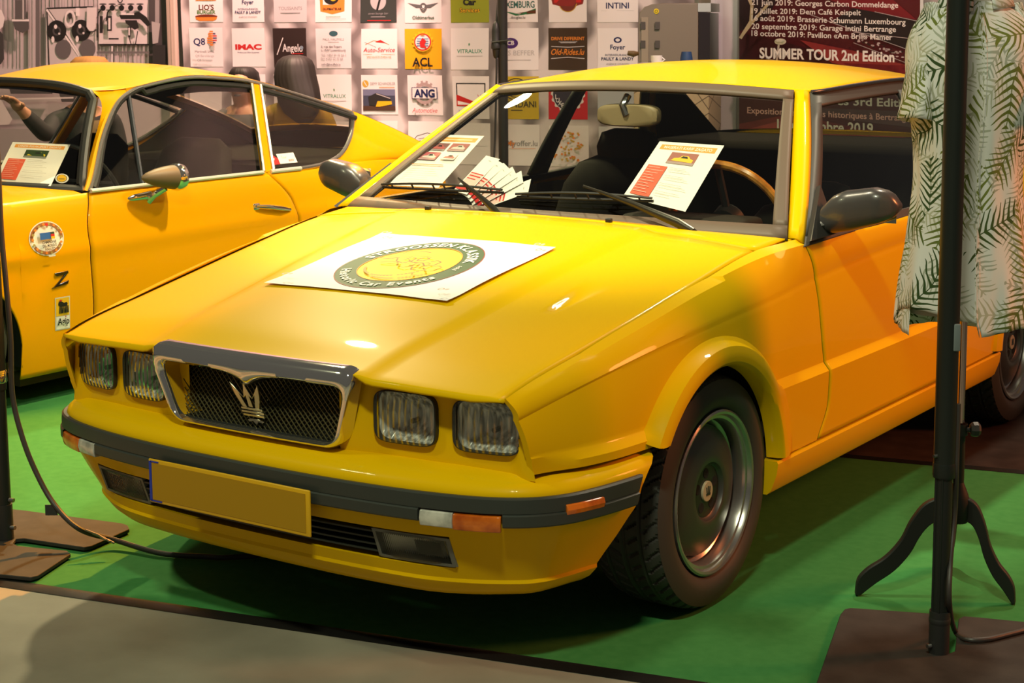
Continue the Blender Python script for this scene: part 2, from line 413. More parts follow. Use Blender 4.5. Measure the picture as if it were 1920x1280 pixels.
def a_carserv(P, T): T("Car", .5, .52, .16, BK, .8, .06); T("Services", .5, .72, .12, BK, .8, .06); T("Services", .5, .72, .12, YL, .8, .01)
def a_lux(P, T):
    T("LUXEMBURG", .42, .60, .18, (.02, .12, .10), 1.0, .02); P.poly([(-.02, .66), (.5, .78), (.95, .62), (.95, .76), (.4, .82)], (.02, .16, .06)); P.poly([(.40, .76), (.95, .66), (.95, .76)], BR); T(".douglas.lu", .45, .90, .075, BK, .7)
def a_crest(P, T):
    P.poly([(.06, .30), (.30, .24), (.70, .24), (.94, .30), (.90, .50), (.70, .56), (.30, .56), (.10, .50)], (.24, .02, .02)); P.ell(.5, .46, .24, .26, GOLD); P.ell(.5, .46, .22, .24, (.16, .03, .02)); P.rect(.14, .30, .28, .46, RD); P.rect(.72, .30, .86, .46, RD); T("JB", .5, .50, .12, GOLD)
def a_intini(P, T): T("INTINI", .5, .62, .16, NV, .84, .02); P.rect(.1, .68, .9, .684, GY)
V0, V1 = -26, 41.5
panel(356, V0, 418, V1, WH, a_burger, 'white panel with a burger drawing'); panel(434, V0, 496, V1, WH, a_foyer); panel(512, V0, 578, V1, (.60, .58, .58), a_toussaints)
panel(592, V0, 659, V1, WH, a_dup, 'white panel with an orange pennant'); panel(674, V0, 743, V1+.5, (.035, .045, .040), a_seven, 'black panel with a seven in a circle'); panel(757, V0, 829, V1+1, WH, a_bus, 'white panel with grey wings')
panel(846, V0, 917, V1+.5, (.28, .33, .02), a_carserv, 'lime green panel'); panel(940, V0, 1008, V1, WH, a_lux); panel(1028, V0, 1101, V1, WH, a_crest, 'white panel with a red and gold crest'); panel(1121, V0, 1197, V1, WH, a_intini)
# second row
def a_q8(P, T):
    T("Q8", .29, .44, .17, NV, .36, .02)
    for k in range(9):
        for j in range(7):
            x = .50+.36*k/8; y = .10+.34*j/6
            if ((x-.69)/.19)**2+((y-.27)/.18)**2 < 1 and x > .48+.12*(1-j/6): P.rect(x-.018, y-.020, x+.018, y+.020, OR if k < 6 else (NV if j % 2 else RD))
    T("Martinelli SARL", .5, .64, .06, BK, .78); T("Q8 Bereldange", .5, .75, .06, GY, .72); T("Q8 Strassen", .5, .86, .06, GY, .58)
def a_imac(P, T): T("IMAC", .5, .55, .13, RD, -.80, .05); T("Professional Office Equipment", .5, .645, .035, NV, .84)
def a_angelo(P, T): T("Angelo", .58, .60, .20, WH, .62, .01); P.line([(.30, .24), (.10, .68)], .025, WH); P.ell(.86, .50, .05, .05, CY); P.rect(.55, .64, .90, .66, RD)
def a_paul(P, T):
    P.ell(.5, .13, .12, .07, (.03, .10, .12)); T("PAUL HAUFFELS", .5, .30, .055, GY, .70); P.rect(.35, .335, .65, .345, GY); T("3, rue des Foyers", .44, .48, .055, BK, .6); T("L-1537 Luxembourg", .5, .57, .055, BK, .7)
    T("Tel. +352 25 33 66-1", .5, .69, .055, GY, .72); T("Fax +352 25 33 60", .45, .78, .055, GY, .62); T("info@hauffels.lu", .42, .93, .055, BK, .55)
def a_auto(P, T):
    P.line([(.12, .40), (.35, .30), (.60, .33), (.78, .40)], .014, OR); P.line([(.10, .34), (.42, .46)], .01, GY); P.poly([(.40, .33), (.55, .28), (.70, .36), (.5, .34)], RD); T("Auto-Service", .5, .58, .11, RD, .90, 0, .25); P.rect(.06, .64, .94, .647, OR); T("SPECIALISTE PORSCHE", .5, .73, .045, OR, .88)
def a_acl(P, T):
    for k in range(16):
        a = 2*PI*k/16; P.ell(.5+.27*math.cos(a), .33+.245*math.sin(a), .035, .032, (.85, .52, .02))
    P.ell(.5, .33, .255, .235, (.85, .52, .02)); P.ell(.5, .33, .235, .215, RD); P.ell(.5, .33, .20, .18, WH)
    for k in range(4): P.rect(.34, .24+.055*k, .66, .262+.055*k, (.10, .25, .45))
    P.poly([(.44, .46), (.42, .34), (.50, .22), (.60, .30), (.56, .40), (.62, .48)], RD); P.ell(.5, .17, .06, .03, OR, a0=PI, a1=2*PI); T("ACL", .5, .93, .21, BK, .56, .03)
def a_vitra(P, T): T("VITRALUX", .5, .60, .095, (.02, .26, .14), .80, .01); P.rect(.16, .665, .84, .68, LG); P.ell(.49, .39, .02, .03, (.1, .3, .15))
def a_beff(P, T): P.ell(.26, .36, .20, .13, PU); T("CB", .26, .40, .10, WH, .2, .02); T("DAS BEFFER", .42, .65, .12, LG, .98); P.rect(.2, .755, .8, .775, LG)
def a_old(P, T):
    T("DRIVE DIFFERENT", .5, .29, .075, OR, .88, .02); P.rect(.26, .325, .74, .335, LG); P.rect(.3, .345, .7, .362, LG); P.line([(.07, .44), (.5, .46), (.93, .44)], .018, LG); P.line([(.07, .73), (.5, .70), (.93, .73)], .018, LG); T("Old-Rides.lu", .5, .64, .14, OR, .86, .01, .3)
panel(356, 52, 418.5, 125, WH, a_q8, 'white panel with an orange striped balloon'); panel(434, 53, 497, 125, WH, a_imac, 'white panel with red capitals'); panel(511, 53, 578, 126, (.030, .018, .016), a_angelo, 'black panel with white script')
panel(594, 53.5, 660, 128, (.70, .70, .71), a_paul); panel(677.5, 54, 745, 128.5, WH, a_auto, 'white panel with red car script'); panel(757.5, 54, 830, 129.5, (.82, .42, .008), a_acl, 'yellow panel with a ringed crest')
panel(846, 53, 917, 130.5, WH, a_vitra, 'white panel with thin green capitals'); panel(940, 53, 1009, 131, WH, a_beff, 'white panel with a purple disc'); panel(1027, 52.5, 1101.5, 131, (.045, .026, .014), a_old, 'dark brown panel with orange script'); panel(1121, 53, 1196, 132, WH, a_foyer)
# third row
def a_demy(P, T):
    P.ell(.12, .22, .09, .09, GOLD); P.line([(.08, .16), (.16, .28)], .02, WH); T("DEMY SCHANDELER", .60, .25, .07, GY, .68); P.rect(.5, .30, .92, .315, OR)
    P.rect(.05, .36, .93, .90, (.05, .06, .10)); P.rect(.05, .36, .93, .52, (.16, .18, .28)); P.rect(.05, .78, .93, .90, (.07, .035, .02)); P.poly([(.20, .55), (.42, .45), (.80, .56), (.84, .74), (.50, .80), (.22, .76)], (.02, .02, .02)); P.poly([(.45, .66), (.83, .66), (.84, .74), (.50, .80), (.40, .80)], YL); P.line([(.42, .47), (.80, .59)], .02, LG)
def a_ang(P, T):
    for k in range(14):
        a = 2*PI*k/14; P.poly([(.5+r*math.cos(a+d), .45+r*.93*math.sin(a+d)) for r, d in ((.28, -.12), (.345, -.09), (.345, .09), (.28, .12))], (.42, .33, .32))
    P.ell(.5, .45, .29, .27, (.42, .33, .32), .72); P.rect(.13, .30, .87, .59, NV); P.rect(.15, .315, .85, .575, WH); T("ANG", .5, .54, .19, NV, .60, .04); T("Automotive", .5, .93, .12, RD, .72, 0, .3)
def a_point(P, T):
    P.rect(.10, .16, .90, .70, BK); P.rect(.10, .44, .90, .70, RD); P.rect(.13, .19, .87, .67, WH); P.line([(.28, .42), (.45, .32), (.62, .34), (.76, .42)], .014, BK); P.line([(.26, .46), (.78, .44)], .012, RD); P.ell(.36, .46, .05, .04, RD, .6); P.ell(.66, .46, .05, .04, RD, .6); T("AUTOPOINT", .5, .59, .055, RD, .55, .02); T("26", .2, .86, .07, GY, .2)
def a_gond(P, T):
    P.ell(.42, .30, .34, .26, BK, .92); P.ell(.42, .30, .26, .20, BK, .9); P.poly([(.30, .20), (.42, .44), (.54, .20)], BK); T("GONDANI", .46, .72, .14, (.06, .05, .01), .95, .02); P.rect(.28, .78, .58, .80, BK)
def a_heiner(P, T):
    an = np.linspace(0, 2*PI, 65)[:-1]; P.poly([(.5+(.42+.02*(1 if i % 4 < 2 else -1))*math.cos(a), .42+(.40+.02*(1 if i % 4 < 2 else -1))*math.sin(a)) for i, a in enumerate(an)], WH); P.ell(.5, .42, .385, .365, (.035, .03, .05)); T("Heiner", .5, .26, .20, WH, .80, .03, .25)
    for i, chh in enumerate("LUXEMBOURG"):
        a = PI*(.93-.86*i/9); T(chh, .5+.30*math.cos(a), .42+.29*math.sin(a)+.04, .10, WH, .1, .02)
def a_pro(P, T): T("PRO", .35, .30, .14, OR, .6, .02); P.ell(.75, .24, .10, .07, OR, .5)
def a_blank2(P, T): T("www.lsk.lu", .5, .5, .05, LG, .5)
panel(594, 139.5, 661, 213, WH, a_vitra); panel(678, 140.5, 745, 215, WH, a_demy, 'white panel with a coach photo'); panel(762.5, 141, 831, 216.5, WH, a_ang, 'white panel with a gear wheel'); panel(849, 142.5, 919, 223, WH, a_point, 'white panel with a red and black frame')
panel(940, 143, 1010, 223.5, (.62, .46, .02), a_gond, 'yellow panel with a black ring'); panel(1028, 143, 1102, 224, (.60, .02, .03), a_heiner, 'red panel with a bottle cap'); panel(1121, 145, 1197, 226, (.50, .56, .60), a_pro)
for u0, u1 in ((434, 497), (511, 578)): panel(u0, 139, u1, 211, WH, blank)
panel(356, 139, 418, 211, WH, blank)
# fourth row
def a_car(P, T): P.line([(.12, .52), (.25, .36), (.55, .28), (.85, .36), (.98, .48)], .014, BK); P.line([(.12, .52), (.35, .50), (.98, .48)], .012, BK); P.ell(.36, .56, .10, .09, BK, .85); P.line([(.3, .42), (.55, .40), (.8, .42)], .01, BK)
def a_my(P, T): T("Myoffer.lu", .55, .52, .13, GY, .80, .02); T("My", .24, .52, .13, OR, .22, .02); P.ell(.05, .47, .07, .08, NV, .7); P.rect(.2, .58, .9, .588, OR)
def a_y(P, T): T("Y", .62, .46, .12, BK, .2, .02); P.rect(.2, .55, .9, .556, GY)
def a_pat(P, T):
    rr = random.Random(3)
    for i in range(60):
        x, y = .15+.7*rr.random(), .15+.7*rr.random(); P.ell(x, y, .03, .025, GOLD if i % 2 else OR)
def a_bur2(P, T):
    P.ell(.72, .34, .38, .18, (.50, .20, .03), a0=PI, a1=2*PI); P.rect(.34, .36, 1.0, .40, (.08, .22, .02)); P.rect(.36, .41, 1.0, .47, (.14, .03, .01)); P.rect(.36, .48, 1.0, .52, OR); P.poly([(.30, .62), (.42, .62), (.40, .90), (.30, .90)], RD)
V2, V3 = 227, 305
panel(594, V2, 661, V3-3, WH, blank); panel(678, V2-1, 745, V3-2, WH, blank); panel(764, V2, 832, V3, WH, a_car, 'white panel with a car outline'); panel(851, 230, 921, 309, WH, a_y); panel(942, 233, 1011, 311, WH, a_my, 'white panel with orange and grey letters'); panel(1029, 235, 1103, 313, WH, a_pat); panel(1122, 237, 1198, 316, (.60, .62, .62), a_bur2, 'pale panel with a big burger')
for u0, u1 in ((356, 418), (434, 497), (511, 578)): panel(u0, V2-2, u1, V3-6, WH, blank)

# ------------------------------------------------ black and white workshop mural to the left
GM = thing('garage_mural', wall_pt(wall_ab(150, 50)[0], 0, 0, 0), 'black and white workshop photo print on the wall behind the left car', 'mural')
mp = Print(lambda x, y, l: (lambda ab: wall_pt(ab[0], ab[1], .002+.0007*l, 0))(wall_ab(x, y)))
MG = lambda v: tuple(min(.85, v*(1.45 if v > .2 else .8))*k for k in (1.0, .93, .92))
mp.rect(-420, -170, 321, 330, MG(.40), 1)
rr = random.Random(5)
for i in range(46):
    x = -60+i*8.3+rr.random()*3; mp.rect(x, -60, x+1+rr.random()*2, 125, MG(.24+.2*rr.random()))
mp.rect(190, 0, 281, 82, MG(.50)); mp.rect(192, 82, 286, 85, MG(.02)); mp.rect(284, -10, 321, 125, MG(.10)); mp.rect(296, 0, 304, 45, MG(.25))
mp.rect(92, 14, 188, 125, MG(.42)); mp.line([(93, 16), (180, 13)], 3, MG(.03)); mp.line([(94, 18), (98, 125)], 2.5, MG(.04)); mp.line([(94, 18), (155, 105)], 4, MG(.62)); mp.line([(97, 18), (158, 105)], 1.2, MG(.03)); mp.line([(130, 60), (160, 108)], 3, MG(.55))
for cx, cy in ((113, 58), (159, 57)):
    mp.ell(cx+12, cy+34, 15, 18, MG(.17)); mp.ell(cx, cy, 18, 20, MG(.025)); mp.ell(cx, cy, 8, 9, MG(.10), .6); mp.ell(cx-2, cy-8, 3, 4, MG(.6)); mp.ell(cx-7, cy+16, 3, 6, MG(.6)); mp.ell(cx+5, cy+5, 2, 2, MG(.5))
mp.ell(139, 35, 10, 16, MG(.55), .7); mp.ell(139, 30, 4, 6, MG(.05)); mp.rect(150, 15, 157, 30, MG(.65)); mp.poly([(171, 14), (188, 14), (188, 50), (183, 58), (175, 58), (170, 50)], MG(.50)); mp.ell(180, 55, 9, 5, MG(.05), .7, a0=0, a1=PI)
for k in range(5): mp.ell(201+17.5*k, 15, 5, 5.5, MG(.02)); mp.ell(201+17.5*k, 8, 7, 1.5, MG(.08))
mp.ell(234, 1, 5, 5, MG(.02), .6); mp.line([(192, 70), (193, 25), (200, 16)], 2.5, MG(.02)); mp.line([(208, 40), (211, 22), (218, 16)], 2.5, MG(.02)); mp.rect(196, 30, 202, 62, MG(.03)); mp.rect(210, 30, 219, 58, MG(.03)); mp.rect(212.5, 34, 216.5, 55, MG(.55)); mp.rect(213, 71, 232, 74, MG(.03))
mp.poly([(233, 28), (270, 22), (284, 32), (292, 46), (286, 50), (272, 36), (236, 36)], MG(.025)); mp.rect(236, 25, 261, 28, MG(.6)); mp.poly([(244, 38), (266, 38), (270, 52), (262, 56), (246, 44)], MG(.03)); mp.poly([(249, 50), (256, 50), (254, 70), (250, 70)], MG(.03)); mp.rect(250.5, 52, 253.5, 66, MG(.5)); mp.line([(252, 70), (256, 84), (264, 82), (268, 58)], 1.8, MG(.03))
mp.poly([(294, 40), (310, 44), (306, 80), (296, 82)], MG(.30)); mp.rect(296, 84, 320, 125, MG(.04)); mp.rect(219, 86, 223, 118, MG(.5)); mp.rect(222.5, 86, 224, 118, MG(.05)); mp.rect(192, 96, 290, 100, MG(.2)); mp.rect(78, -10, 86, 125, MG(.2)); mp.rect(34, 36, 66, 40, MG(.6)); mp.poly([(36, 40), (66, 40), (66, 55), (54, 62), (40, 55)], MG(.13)); mp.rect(40, 0, 60, 36, MG(.15)); mp.rect(54, 0, 57, 36, MG(.4))
# figure in a white shirt and dark apron, printed
mp.poly([(-6, 18), (6, 14), (16, 20), (21, 34), (18, 50), (8, 58), (-6, 60)], MG(.72)); mp.poly([(-6, 56), (10, 56), (18, 64), (20, 110), (14, 120), (-6, 120)], MG(.08)); mp.ell(1, 4, 6, 9, MG(.14)); mp.poly([(-6, 106), (2, 106), (4, 120), (-6, 124)], MG(.6)); mp.line([(8, 30), (2, 50)], 1.5, MG(.35))
for (x0, y0, x1, y1) in ((25, 150, 120, 175), (120, 165, 160, 190)): mp.poly([(x0, y0), (x1, y0+6), (x1-10, y1), (x0+8, y1)], MG(.12))
mp.line([(30, 185), (150, 182)], 3, MG(.66)); mp.poly([(-10, 178), (12, 180), (36, 222), (30, 232), (-10, 234)], MG(.62)); mp.rect(-60, 240, 200, 330, MG(.30))
mp.build('mural_print', GM)
bk_ = MB(); A0, B0 = wall_ab(-420, -170); A1, B1 = wall_ab(321, 330); bk_.prism([wall_pt(a, b, .001, 0) for a, b in ((A0, B1), (A1, B1), (A1, B0), (A0, B0))], -WN*.02); bk_.build('mural_board', WALLP, GM)
# slim cream post between mural and banner
cp = MB(); A, _ = wall_ab(331.5, 50); c = wall_pt(A, 1.3, .06, 0); Rm = np.stack([WDIR, -WN, np.array([0, 0, 1.0])], 1)
cp.box(c, (.062, .05, 2.6), R=Rm, bev=.006); cp.box(c+WN*.026+WDIR*.004, (.008, .004, 2.6), R=Rm)
tag(cp.build('wall_post', M('cream_enamel', (.52, .42, .34), .4)), 'slim cream post between workshop mural and sponsor banner', 'post')

# ------------------------------------------------ white column and red tour banner on the right
cl = MB(); c = at_depth(1360, 60, 9.6); cl.box((c[0], c[1], 1.5), (.155, .12, 3.0), R=Rm, bev=.004)
for d in (-.060, -.045, -.03): cl.box(np.array([c[0], c[1], 1.5])+WDIR*(d)+WN*.061, (.004, .004, 3.0), R=Rm)
tag(cl.build('column', M('white_column_paint', (.50, .50, .52), .45)), 'white grooved column left of the red tour banner', 'column')
RP1 = at_depth(1385, 48, 9.3); RP2 = at_depth(1725, 48, 8.0); RD_ = RP2-RP1; RD_[2] = 0; RL = np.linalg.norm(RD_); RD_ /= RL; RN = np.array([RD_[1], -RD_[0], 0]); RN = RN if np.dot(RN, CAM_LOC-RP1) > 0 else -RN
def red_pt(u, v, l=0): return on_plane(u, v, RP1+RN*.0008*l, RN)
RB_ = thing('tour_banner', np.array([RP1[0], RP1[1], 0])+RD_*RL/2, 'dark red banner listing summer tour dates behind the front coupe', 'banner')
rp = Print(lambda x, y, l: red_pt(x, y, l))
DR, MR, LR = (.075, .006, .010), (.17, .010, .016), (.28, .03, .03)
rp.poly([(1386, -90), (1726, -95), (1722, 420), (1386, 400)], DR)
rp.poly([(1386, -60), (1480, -40), (1440, 30), (1386, 60)], (.020, .008, .008)); rp.poly([(1500, -20), (1723, 60), (1722, 40), (1640, -30)], MR); rp.poly([(1600, 15), (1722, 38), (1722, 95), (1690, 90), (1560, 40)], (.015, .011, .012)); rp.poly([(1386, 62), (1460, 75), (1560, 105), (1500, 125), (1386, 118)], (.045, .006, .008)); rp.poly([(1500, 75), (1600, 95), (1722, 128), (1722, 150), (1560, 118)], LR); rp.poly([(1580, 118), (1722, 124), (1722, 150), (1640, 148)], MR)
for a, b, c_, d in ((1520, 28, 1722, 100), (1500, 20, 1640, 72), (1600, 80, 1710, 122), (1640, 22, 1722, 40), (1436, 110, 1480, 118), (1600, 60, 1722, 74)): rp.line([(a, b), (c_, d)], 1.2, (.42, .36, .36))
rr = random.Random(11)
for i in range(70):
    t = rr.random(); x = 1590+110*t+rr.random()*16; y = 66+42*t+rr.random()*16-8; rp.ell(x, y, 1.2+rr.random()*2, .8+rr.random()*1.2, (.5, .42, .42) if i % 2 else (.02, .012, .012), n=8)
rp.line([(1392, -30), (1410, 10), (1408, 40), (1388, 72)], 6, (.55, .47, .30)); rp.line([(1440, 8), (1412, 40), (1392, 66)], 5, (.55, .47, .30)); rp.ell(1463, 78, 11, 6, (.62, .58, .46)); rp.line([(1460, 84), (1456, 116)], 3.5, (.55, .5, .42)); rp.ell(1462, 76, 9, 3, (.7, .68, .6))
rp.poly([(1386, 140), (1722, 145), (1722, 400), (1386, 390)], (.050, .010, .010)); rp.poly([(1386, 232), (1480, 214), (1722, 262), (1722, 300), (1386, 300)], (.13, .022, .018)); rp.poly([(1480, 200), (1722, 210), (1722, 240), (1600, 226)], (.07, .045, .045)); rp.poly([(1386, 246), (1480, 222), (1560, 236), (1450, 262)], (.24, .05, .04)); rp.poly([(1520, 262), (1600, 258), (1722, 268), (1560, 276)], (.05, .03, .03)); rp.poly([(1580, 290), (1640, 262), (1722, 256), (1700, 280), (1640, 305)], (.028, .014, .012))
rp.ell(1622, 290, 15, 8, (.30, .22, .16), .75); rp.poly([(1640, 262), (1722, 262), (1722, 290), (1660, 296)], (.030, .015, .013)); rp.line([(1516, 320), (1720, 282)], 2, (.4, .1, .06))
def tline(t, u0, v0, u1, v1, cap, c=WH, bold=.012):
    rp.layer += 2; vs, fs, w = glyphs(t, bold); l = rp.layer
    rp.mb.add([red_pt(u0+(u1-u0)*x/w, v0+(v1-v0)*x/w-y*cap/.70, l) for x, y in vs], fs, rp.mi(c))
tline('21 juin 2019: Georges Carbon Dommeldange', 1409, 9, 1684, 14.5, 10.5); tline('19 juillet 2019: Dem Café Keispelt', 1409, 25, 1614, 28.5, 10); tline('16 août 2019: Brasserie Schumann Luxembourg', 1409, 38.5, 1698, 46.5, 10.5); tline('20 septembre 2019: Garage Intini Bertrange', 1409, 54, 1680, 60, 10.5); tline('18 octobre 2019: Pavillon «Am Brill» Mamer', 1409, 67, 1673, 75, 10.5)
tline('SUMMER TOUR 2nd Edition', 1424, 108.5, 1677, 116, 19, bold=.03)
tline('res 3rd Edition', 1560, 196, 1716, 201, 15, (.45, .52, .45), .02); tline('Exposition de voitures historiques à Bertrange', 1401, 212, 1706, 227, 11.5, (.55, .36, .32)); tline('17 novembre 2019', 1457, 242.5, 1637, 251, 19.5, (.52, .58, .50), .02)
rp.build('banner_print', RB_)
bk_ = MB(); bk_.prism([red_pt(*q) for q in ((1386, 400), (1722, 420), (1726, -95), (1386, -90))], -RN*.02); bk_.build('banner_board', M('board_edge_white', (.5, .48, .46), .6), RB_)
wr = MB(); q0 = RP1-RD_*.6-RN*.14; q1 = RP1+RD_*(RL+1.15)-RN*.14
wr.prism([(q0[0], q0[1], 0), (q1[0], q1[1], 0), (q1[0], q1[1], 3.6), (q0[0], q0[1], 3.6)], -RN*.06)
tag(wr.build('wall_right', M('pale_partition', (.40, .36, .33), .7)), kind='structure')

# ------------------------------------------------ bar counter, coffee machine, cups
Cc = at_depth(1262, 120, 9.15); BZ = 1.232
ct = MB(); base = np.array([Cc[0], Cc[1], 0])
ct.box(base+np.array([0, 0, BZ/2-.02])-WN*.15, (.42, .40, BZ-.04), R=Rm, bev=.004)
BC = thing('bar_counter', base, 'tall beige panelled counter under the coffee machine', 'counter')
CTM = M('beige_panel', (.42, .32, .20), .6); t_, N_, L_, p_ = nodes(CTM); tc = N_.new('ShaderNodeTexCoord'); br = N_.new('ShaderNodeTexBrick'); br.inputs['Scale'].default_value = 3.2; br.inputs['Color1'].default_value = (.44, .34, .22, 1); br.inputs['Color2'].default_value = (.38, .29, .18, 1); br.inputs['Mortar'].default_value = (.10, .07, .04, 1); br.inputs['Mortar Size'].default_value = .008; br.offset = 0
mpg = N_.new('ShaderNodeMapping'); mpg.inputs['Rotation'].default_value = (PI/2, 0, .6); L_.new(tc.outputs['Object'], mpg.inputs['Vector']); L_.new(mpg.outputs['Vector'], br.inputs['Vector']); L_.new(br.outputs['Color'], p_.inputs['Base Color'])
ct.build('counter_body', CTM, BC); tp = MB(); tp.box(base+np.array([0, 0, BZ-.02])-WN*.15, (.46, .44, .04), R=Rm, bev=.004); tp.build('counter_top', M('grey_worktop', (.2, .19, .18), .4), BC)
CM = thing('coffee_machine', base+np.array([0, 0, BZ]), 'taupe coffee machine with a rounded top on the tall counter', 'coffee machine')
def cmp_(u, v, d=0): return at_depth(u, v, 9.08)-WN*d
ol = [(1241, 117), (1241, 6), (1310, 6), (1310, 117)]
b_ = MB(); arc = [(1197, 117), (1197, 40), (1199, 24), (1208, 13), (1222, 8), (1245, 6), (1309, 6), (1309, 117)]
b_.prism([cmp_(*q) for q in arc], -WN*.30); b_.build('machine_body', M('taupe_enamel', (.135, .115, .085), .35), CM, bevel=.004)
f_ = MB(); f_.prism([cmp_(u, v, -.004) for u, v in ((1203, 117), (1203, 32), (1216, 32), (1216, 117))], WN*.004); f_.build('dispenser_panel', M('light_taupe', (.20, .17, .12), .4), CM)
for (u, v) in ((1206, 47), (1233, 47), (1206, 82), (1233, 82)): d_ = MB(); d_.prism([cmp_(u-4, v-6, -.009), cmp_(u+5, v-6, -.009), cmp_(u+5, v+8, -.009), cmp_(u-4, v+8, -.009)], WN*.003); d_.build('dispenser_slot', M('slot_dark', (.03, .026, .02), .5), CM)
s_ = MB(); s_.prism([cmp_(u, v, .0) for u, v in ((1310, 117), (1310, 24), (1331, 24), (1331, 117))], -WN*.28); s_.build('side_tank', M('smoked_black', (.02, .018, .02), .15), CM)
s_ = MB(); s_.prism([cmp_(u, v, -.004) for u, v in ((1309, 22), (1309, 6), (1333, 6), (1333, 22))], -WN*.28); s_.build('lid_trim', STEEL, CM)
s_ = MB(); c_ = cmp_(1231, 21, -.004); s_.lathe([(.0145, 0), (.0145, .002), (.001, .002)], c_, WN, 20); s_.build('badge', M('badge_yellow', (.7, .55, .02), .4), CM)
s_ = MB(); s_.lathe([(.0085, .002), (.0085, .003), (.006, .003), (.006, .002)], c_, WN, 20); s_.build('badge_ring', M('badge_ink', (.02, .05, .04), .5), CM)
s_ = MB(); s_.tube([cmp_(1198, 100, -.02), cmp_(1190, 101, -.03), cmp_(1179, 99, -.03)], [.010, .018, .012], 10); s_.build('spout_lever', M('brown_lever', (.10, .06, .02), .4), CM)
def cup(u, v, r0, r1, h, mat, label, saucer=False, handle=True):
    c_ = at_depth(u, v, 8.86); c_[2] = BZ+.002
    m = MB(); prof = [(.001, .004), (r0, .004), (r0*1.02, .0), (r0+.001, .004), ((r0+r1)/2+.003, h*.55), (r1, h), (r1-.004, h), ((r0+r1)/2-.001, h*.55), (r0-.004, .008), (.001, .008)]
    if saucer: m.lathe([(.001, .003), (r1*1.0, .003), (r1*1.5, .011), (r1*1.52, .008), (r1, .0), (.001, .0)], c_, (0, 0, 1), 28); c_ = c_+np.array([0, 0, .004])
    m.lathe(prof, c_, (0, 0, 1), 24)
    if handle: m.tube([c_+WDIR*(r1*.9)+np.array([0, 0, h*.8]), c_+WDIR*(r1*1.45)+np.array([0, 0, h*.6]), c_+WDIR*(r0*1.0)+np.array([0, 0, h*.25])], .004, 6)
    return tag(m.build('cup', mat, None), label, 'cup')
cup(1231, 112, .024, .031, .052, M('white_china', (.75, .75, .74), .25), 'white cup on a saucer in front of the coffee machine', True)
cup(1287, 112, .034, .026, .075, M('blue_card', (.015, .05, .14), .5), 'dark blue cup standing upside down beside the coffee machine', False, False)

# ------------------------------------------------ thin black truss pole behind the coupe
pc = at_depth(943, 150, 9.0)
pc[2] = 0
MP = thing('lighting_pole', (pc[0], pc[1], 0), 'thin black pole with a cable in front of the sponsor banner', 'pole')
m = MB(); m.cyl((pc[0], pc[1], .012), (pc[0], pc[1], 2.6), .027, 20); m.build('tube', BLACKPL, MP)
m = MB(); m.box((pc[0], pc[1], .006), (.45, .45, .012), bev=.003); m.build('base_plate', BLACKPL, MP)
q = at_depth(929.5, 75, 8.96); m = MB(); m.lathe([(.004, .10), (.016, .085), (.022, .05), (.022, -.01), (.027, -.02), (.027, -.045), (.020, -.05), (.016, -.085), (.006, -.1)], q, (0, 0, 1), 16); m.build('plug_socket', BLACKPL, MP)
m = MB(); m.tube(cr([at_depth(935, -60, 8.98), at_depth(934, 0, 8.98), at_depth(931, 40, 8.97), q, at_depth(927, 105, 8.97), at_depth(931, 110, 8.97), at_depth(930, 180, 8.98), at_depth(928, 260, 8.98), at_depth(925, 340, 8.98), (pc[0]-.05, pc[1]-.03, .02)], 6), .006, 8); m.build('cable', BLACKPL, MP)
m = MB(); m.tube([q+np.array([-.03, 0, -.01]), q+np.array([.0, -.035, -.012]), q+WDIR*.09], .004, 6); m.build('cable_tie', BLACKPL, MP)
# =================================================================== the yellow coupe in front
K = thing('coupe', (0, 1.15, 0), 'angular yellow coupe in front with a round-logo sheet on its bonnet and chrome trident grille', 'car')

Y_ = [-.756, -.666, -.446, -.246, 0, .30, .47, 1.0, 1.6, 2.3, 3.1]
k_zt = pch(Y_, [.666, .690, .731, .768, .815, .866, .879, .888, .892, .93, .92])
k_xt = pch(Y_, [.700, .709, .723, .735, .746, .757, .790, .805, .80, .755, .69])
k_zs = pch(Y_, [.655, .682, .733, .773, .818, .855, .866, .872, .878, .90, .89])
k_xs = pch(Y_, [.7105, .727, .747, .762, .774, .789, .813, .822, .82, .785, .71])
k_zc = pch(Y_, [.618, .640, .681, .708, .729, .750, .766, .795, .81, .83, .82])
k_xc = pch(Y_, [.722, .745, .783, .803, .815, .822, .826, .830, .832, .82, .73])
k_x3 = pch(Y_, [.733, .760, .802, .818, .826, .831, .834, .836, .836, .83, .735])
ARCH_F, ARCH_R = (-.04, .30, .335), (2.355, .30, .335)
k_doory = pch([.30, .322, .423, .516, .594, .76, .90], [.515, .526, .580, .574, .553, .52, .462])

def k_off(s, z):
    """lengthwise shift: raked front corner and the curved door gap"""
    y = s
    y += .057*min(max((.666-z)/.174, -.05), 1.05)*(1-smooth(-.756, -.42, s))
    w = max(0, 1-abs(s-.527)/.25)
    return y+(k_doory(z)-.527)*w*w*(3-2*w)
def k_side_x(s, z):
    zt, zs, zc = k_zt(s), k_zs(s), k_zc(s)
    xt, xs, xc, x3 = k_xt(s), k_xs(s), k_xc(s), k_x3(s)
    st = .016*smooth(-.74, -.6, s)*1.0
    zz = [.20, .325, .511, .530, .534, zc-.006, zc+.006, zs, zt]
    xx = [x3+st-.030, x3+st-.012, x3+st, x3+.002, x3, xc+.001, xc-.001, xs, xt]
    if z >= zc:   # between crease and shoulder a soft bulge
        t = min(max((z-zc)/(zs-zc+1e-6), 0), 1); b = .006*4*t*(1-t) if z < zs else 0
    elif z > .534: t = (z-.534)/(zc-.534); b = .004*4*t*(1-t)
    else: b = 0
    x = float(np.interp(z, zz, xx))+b
    return x
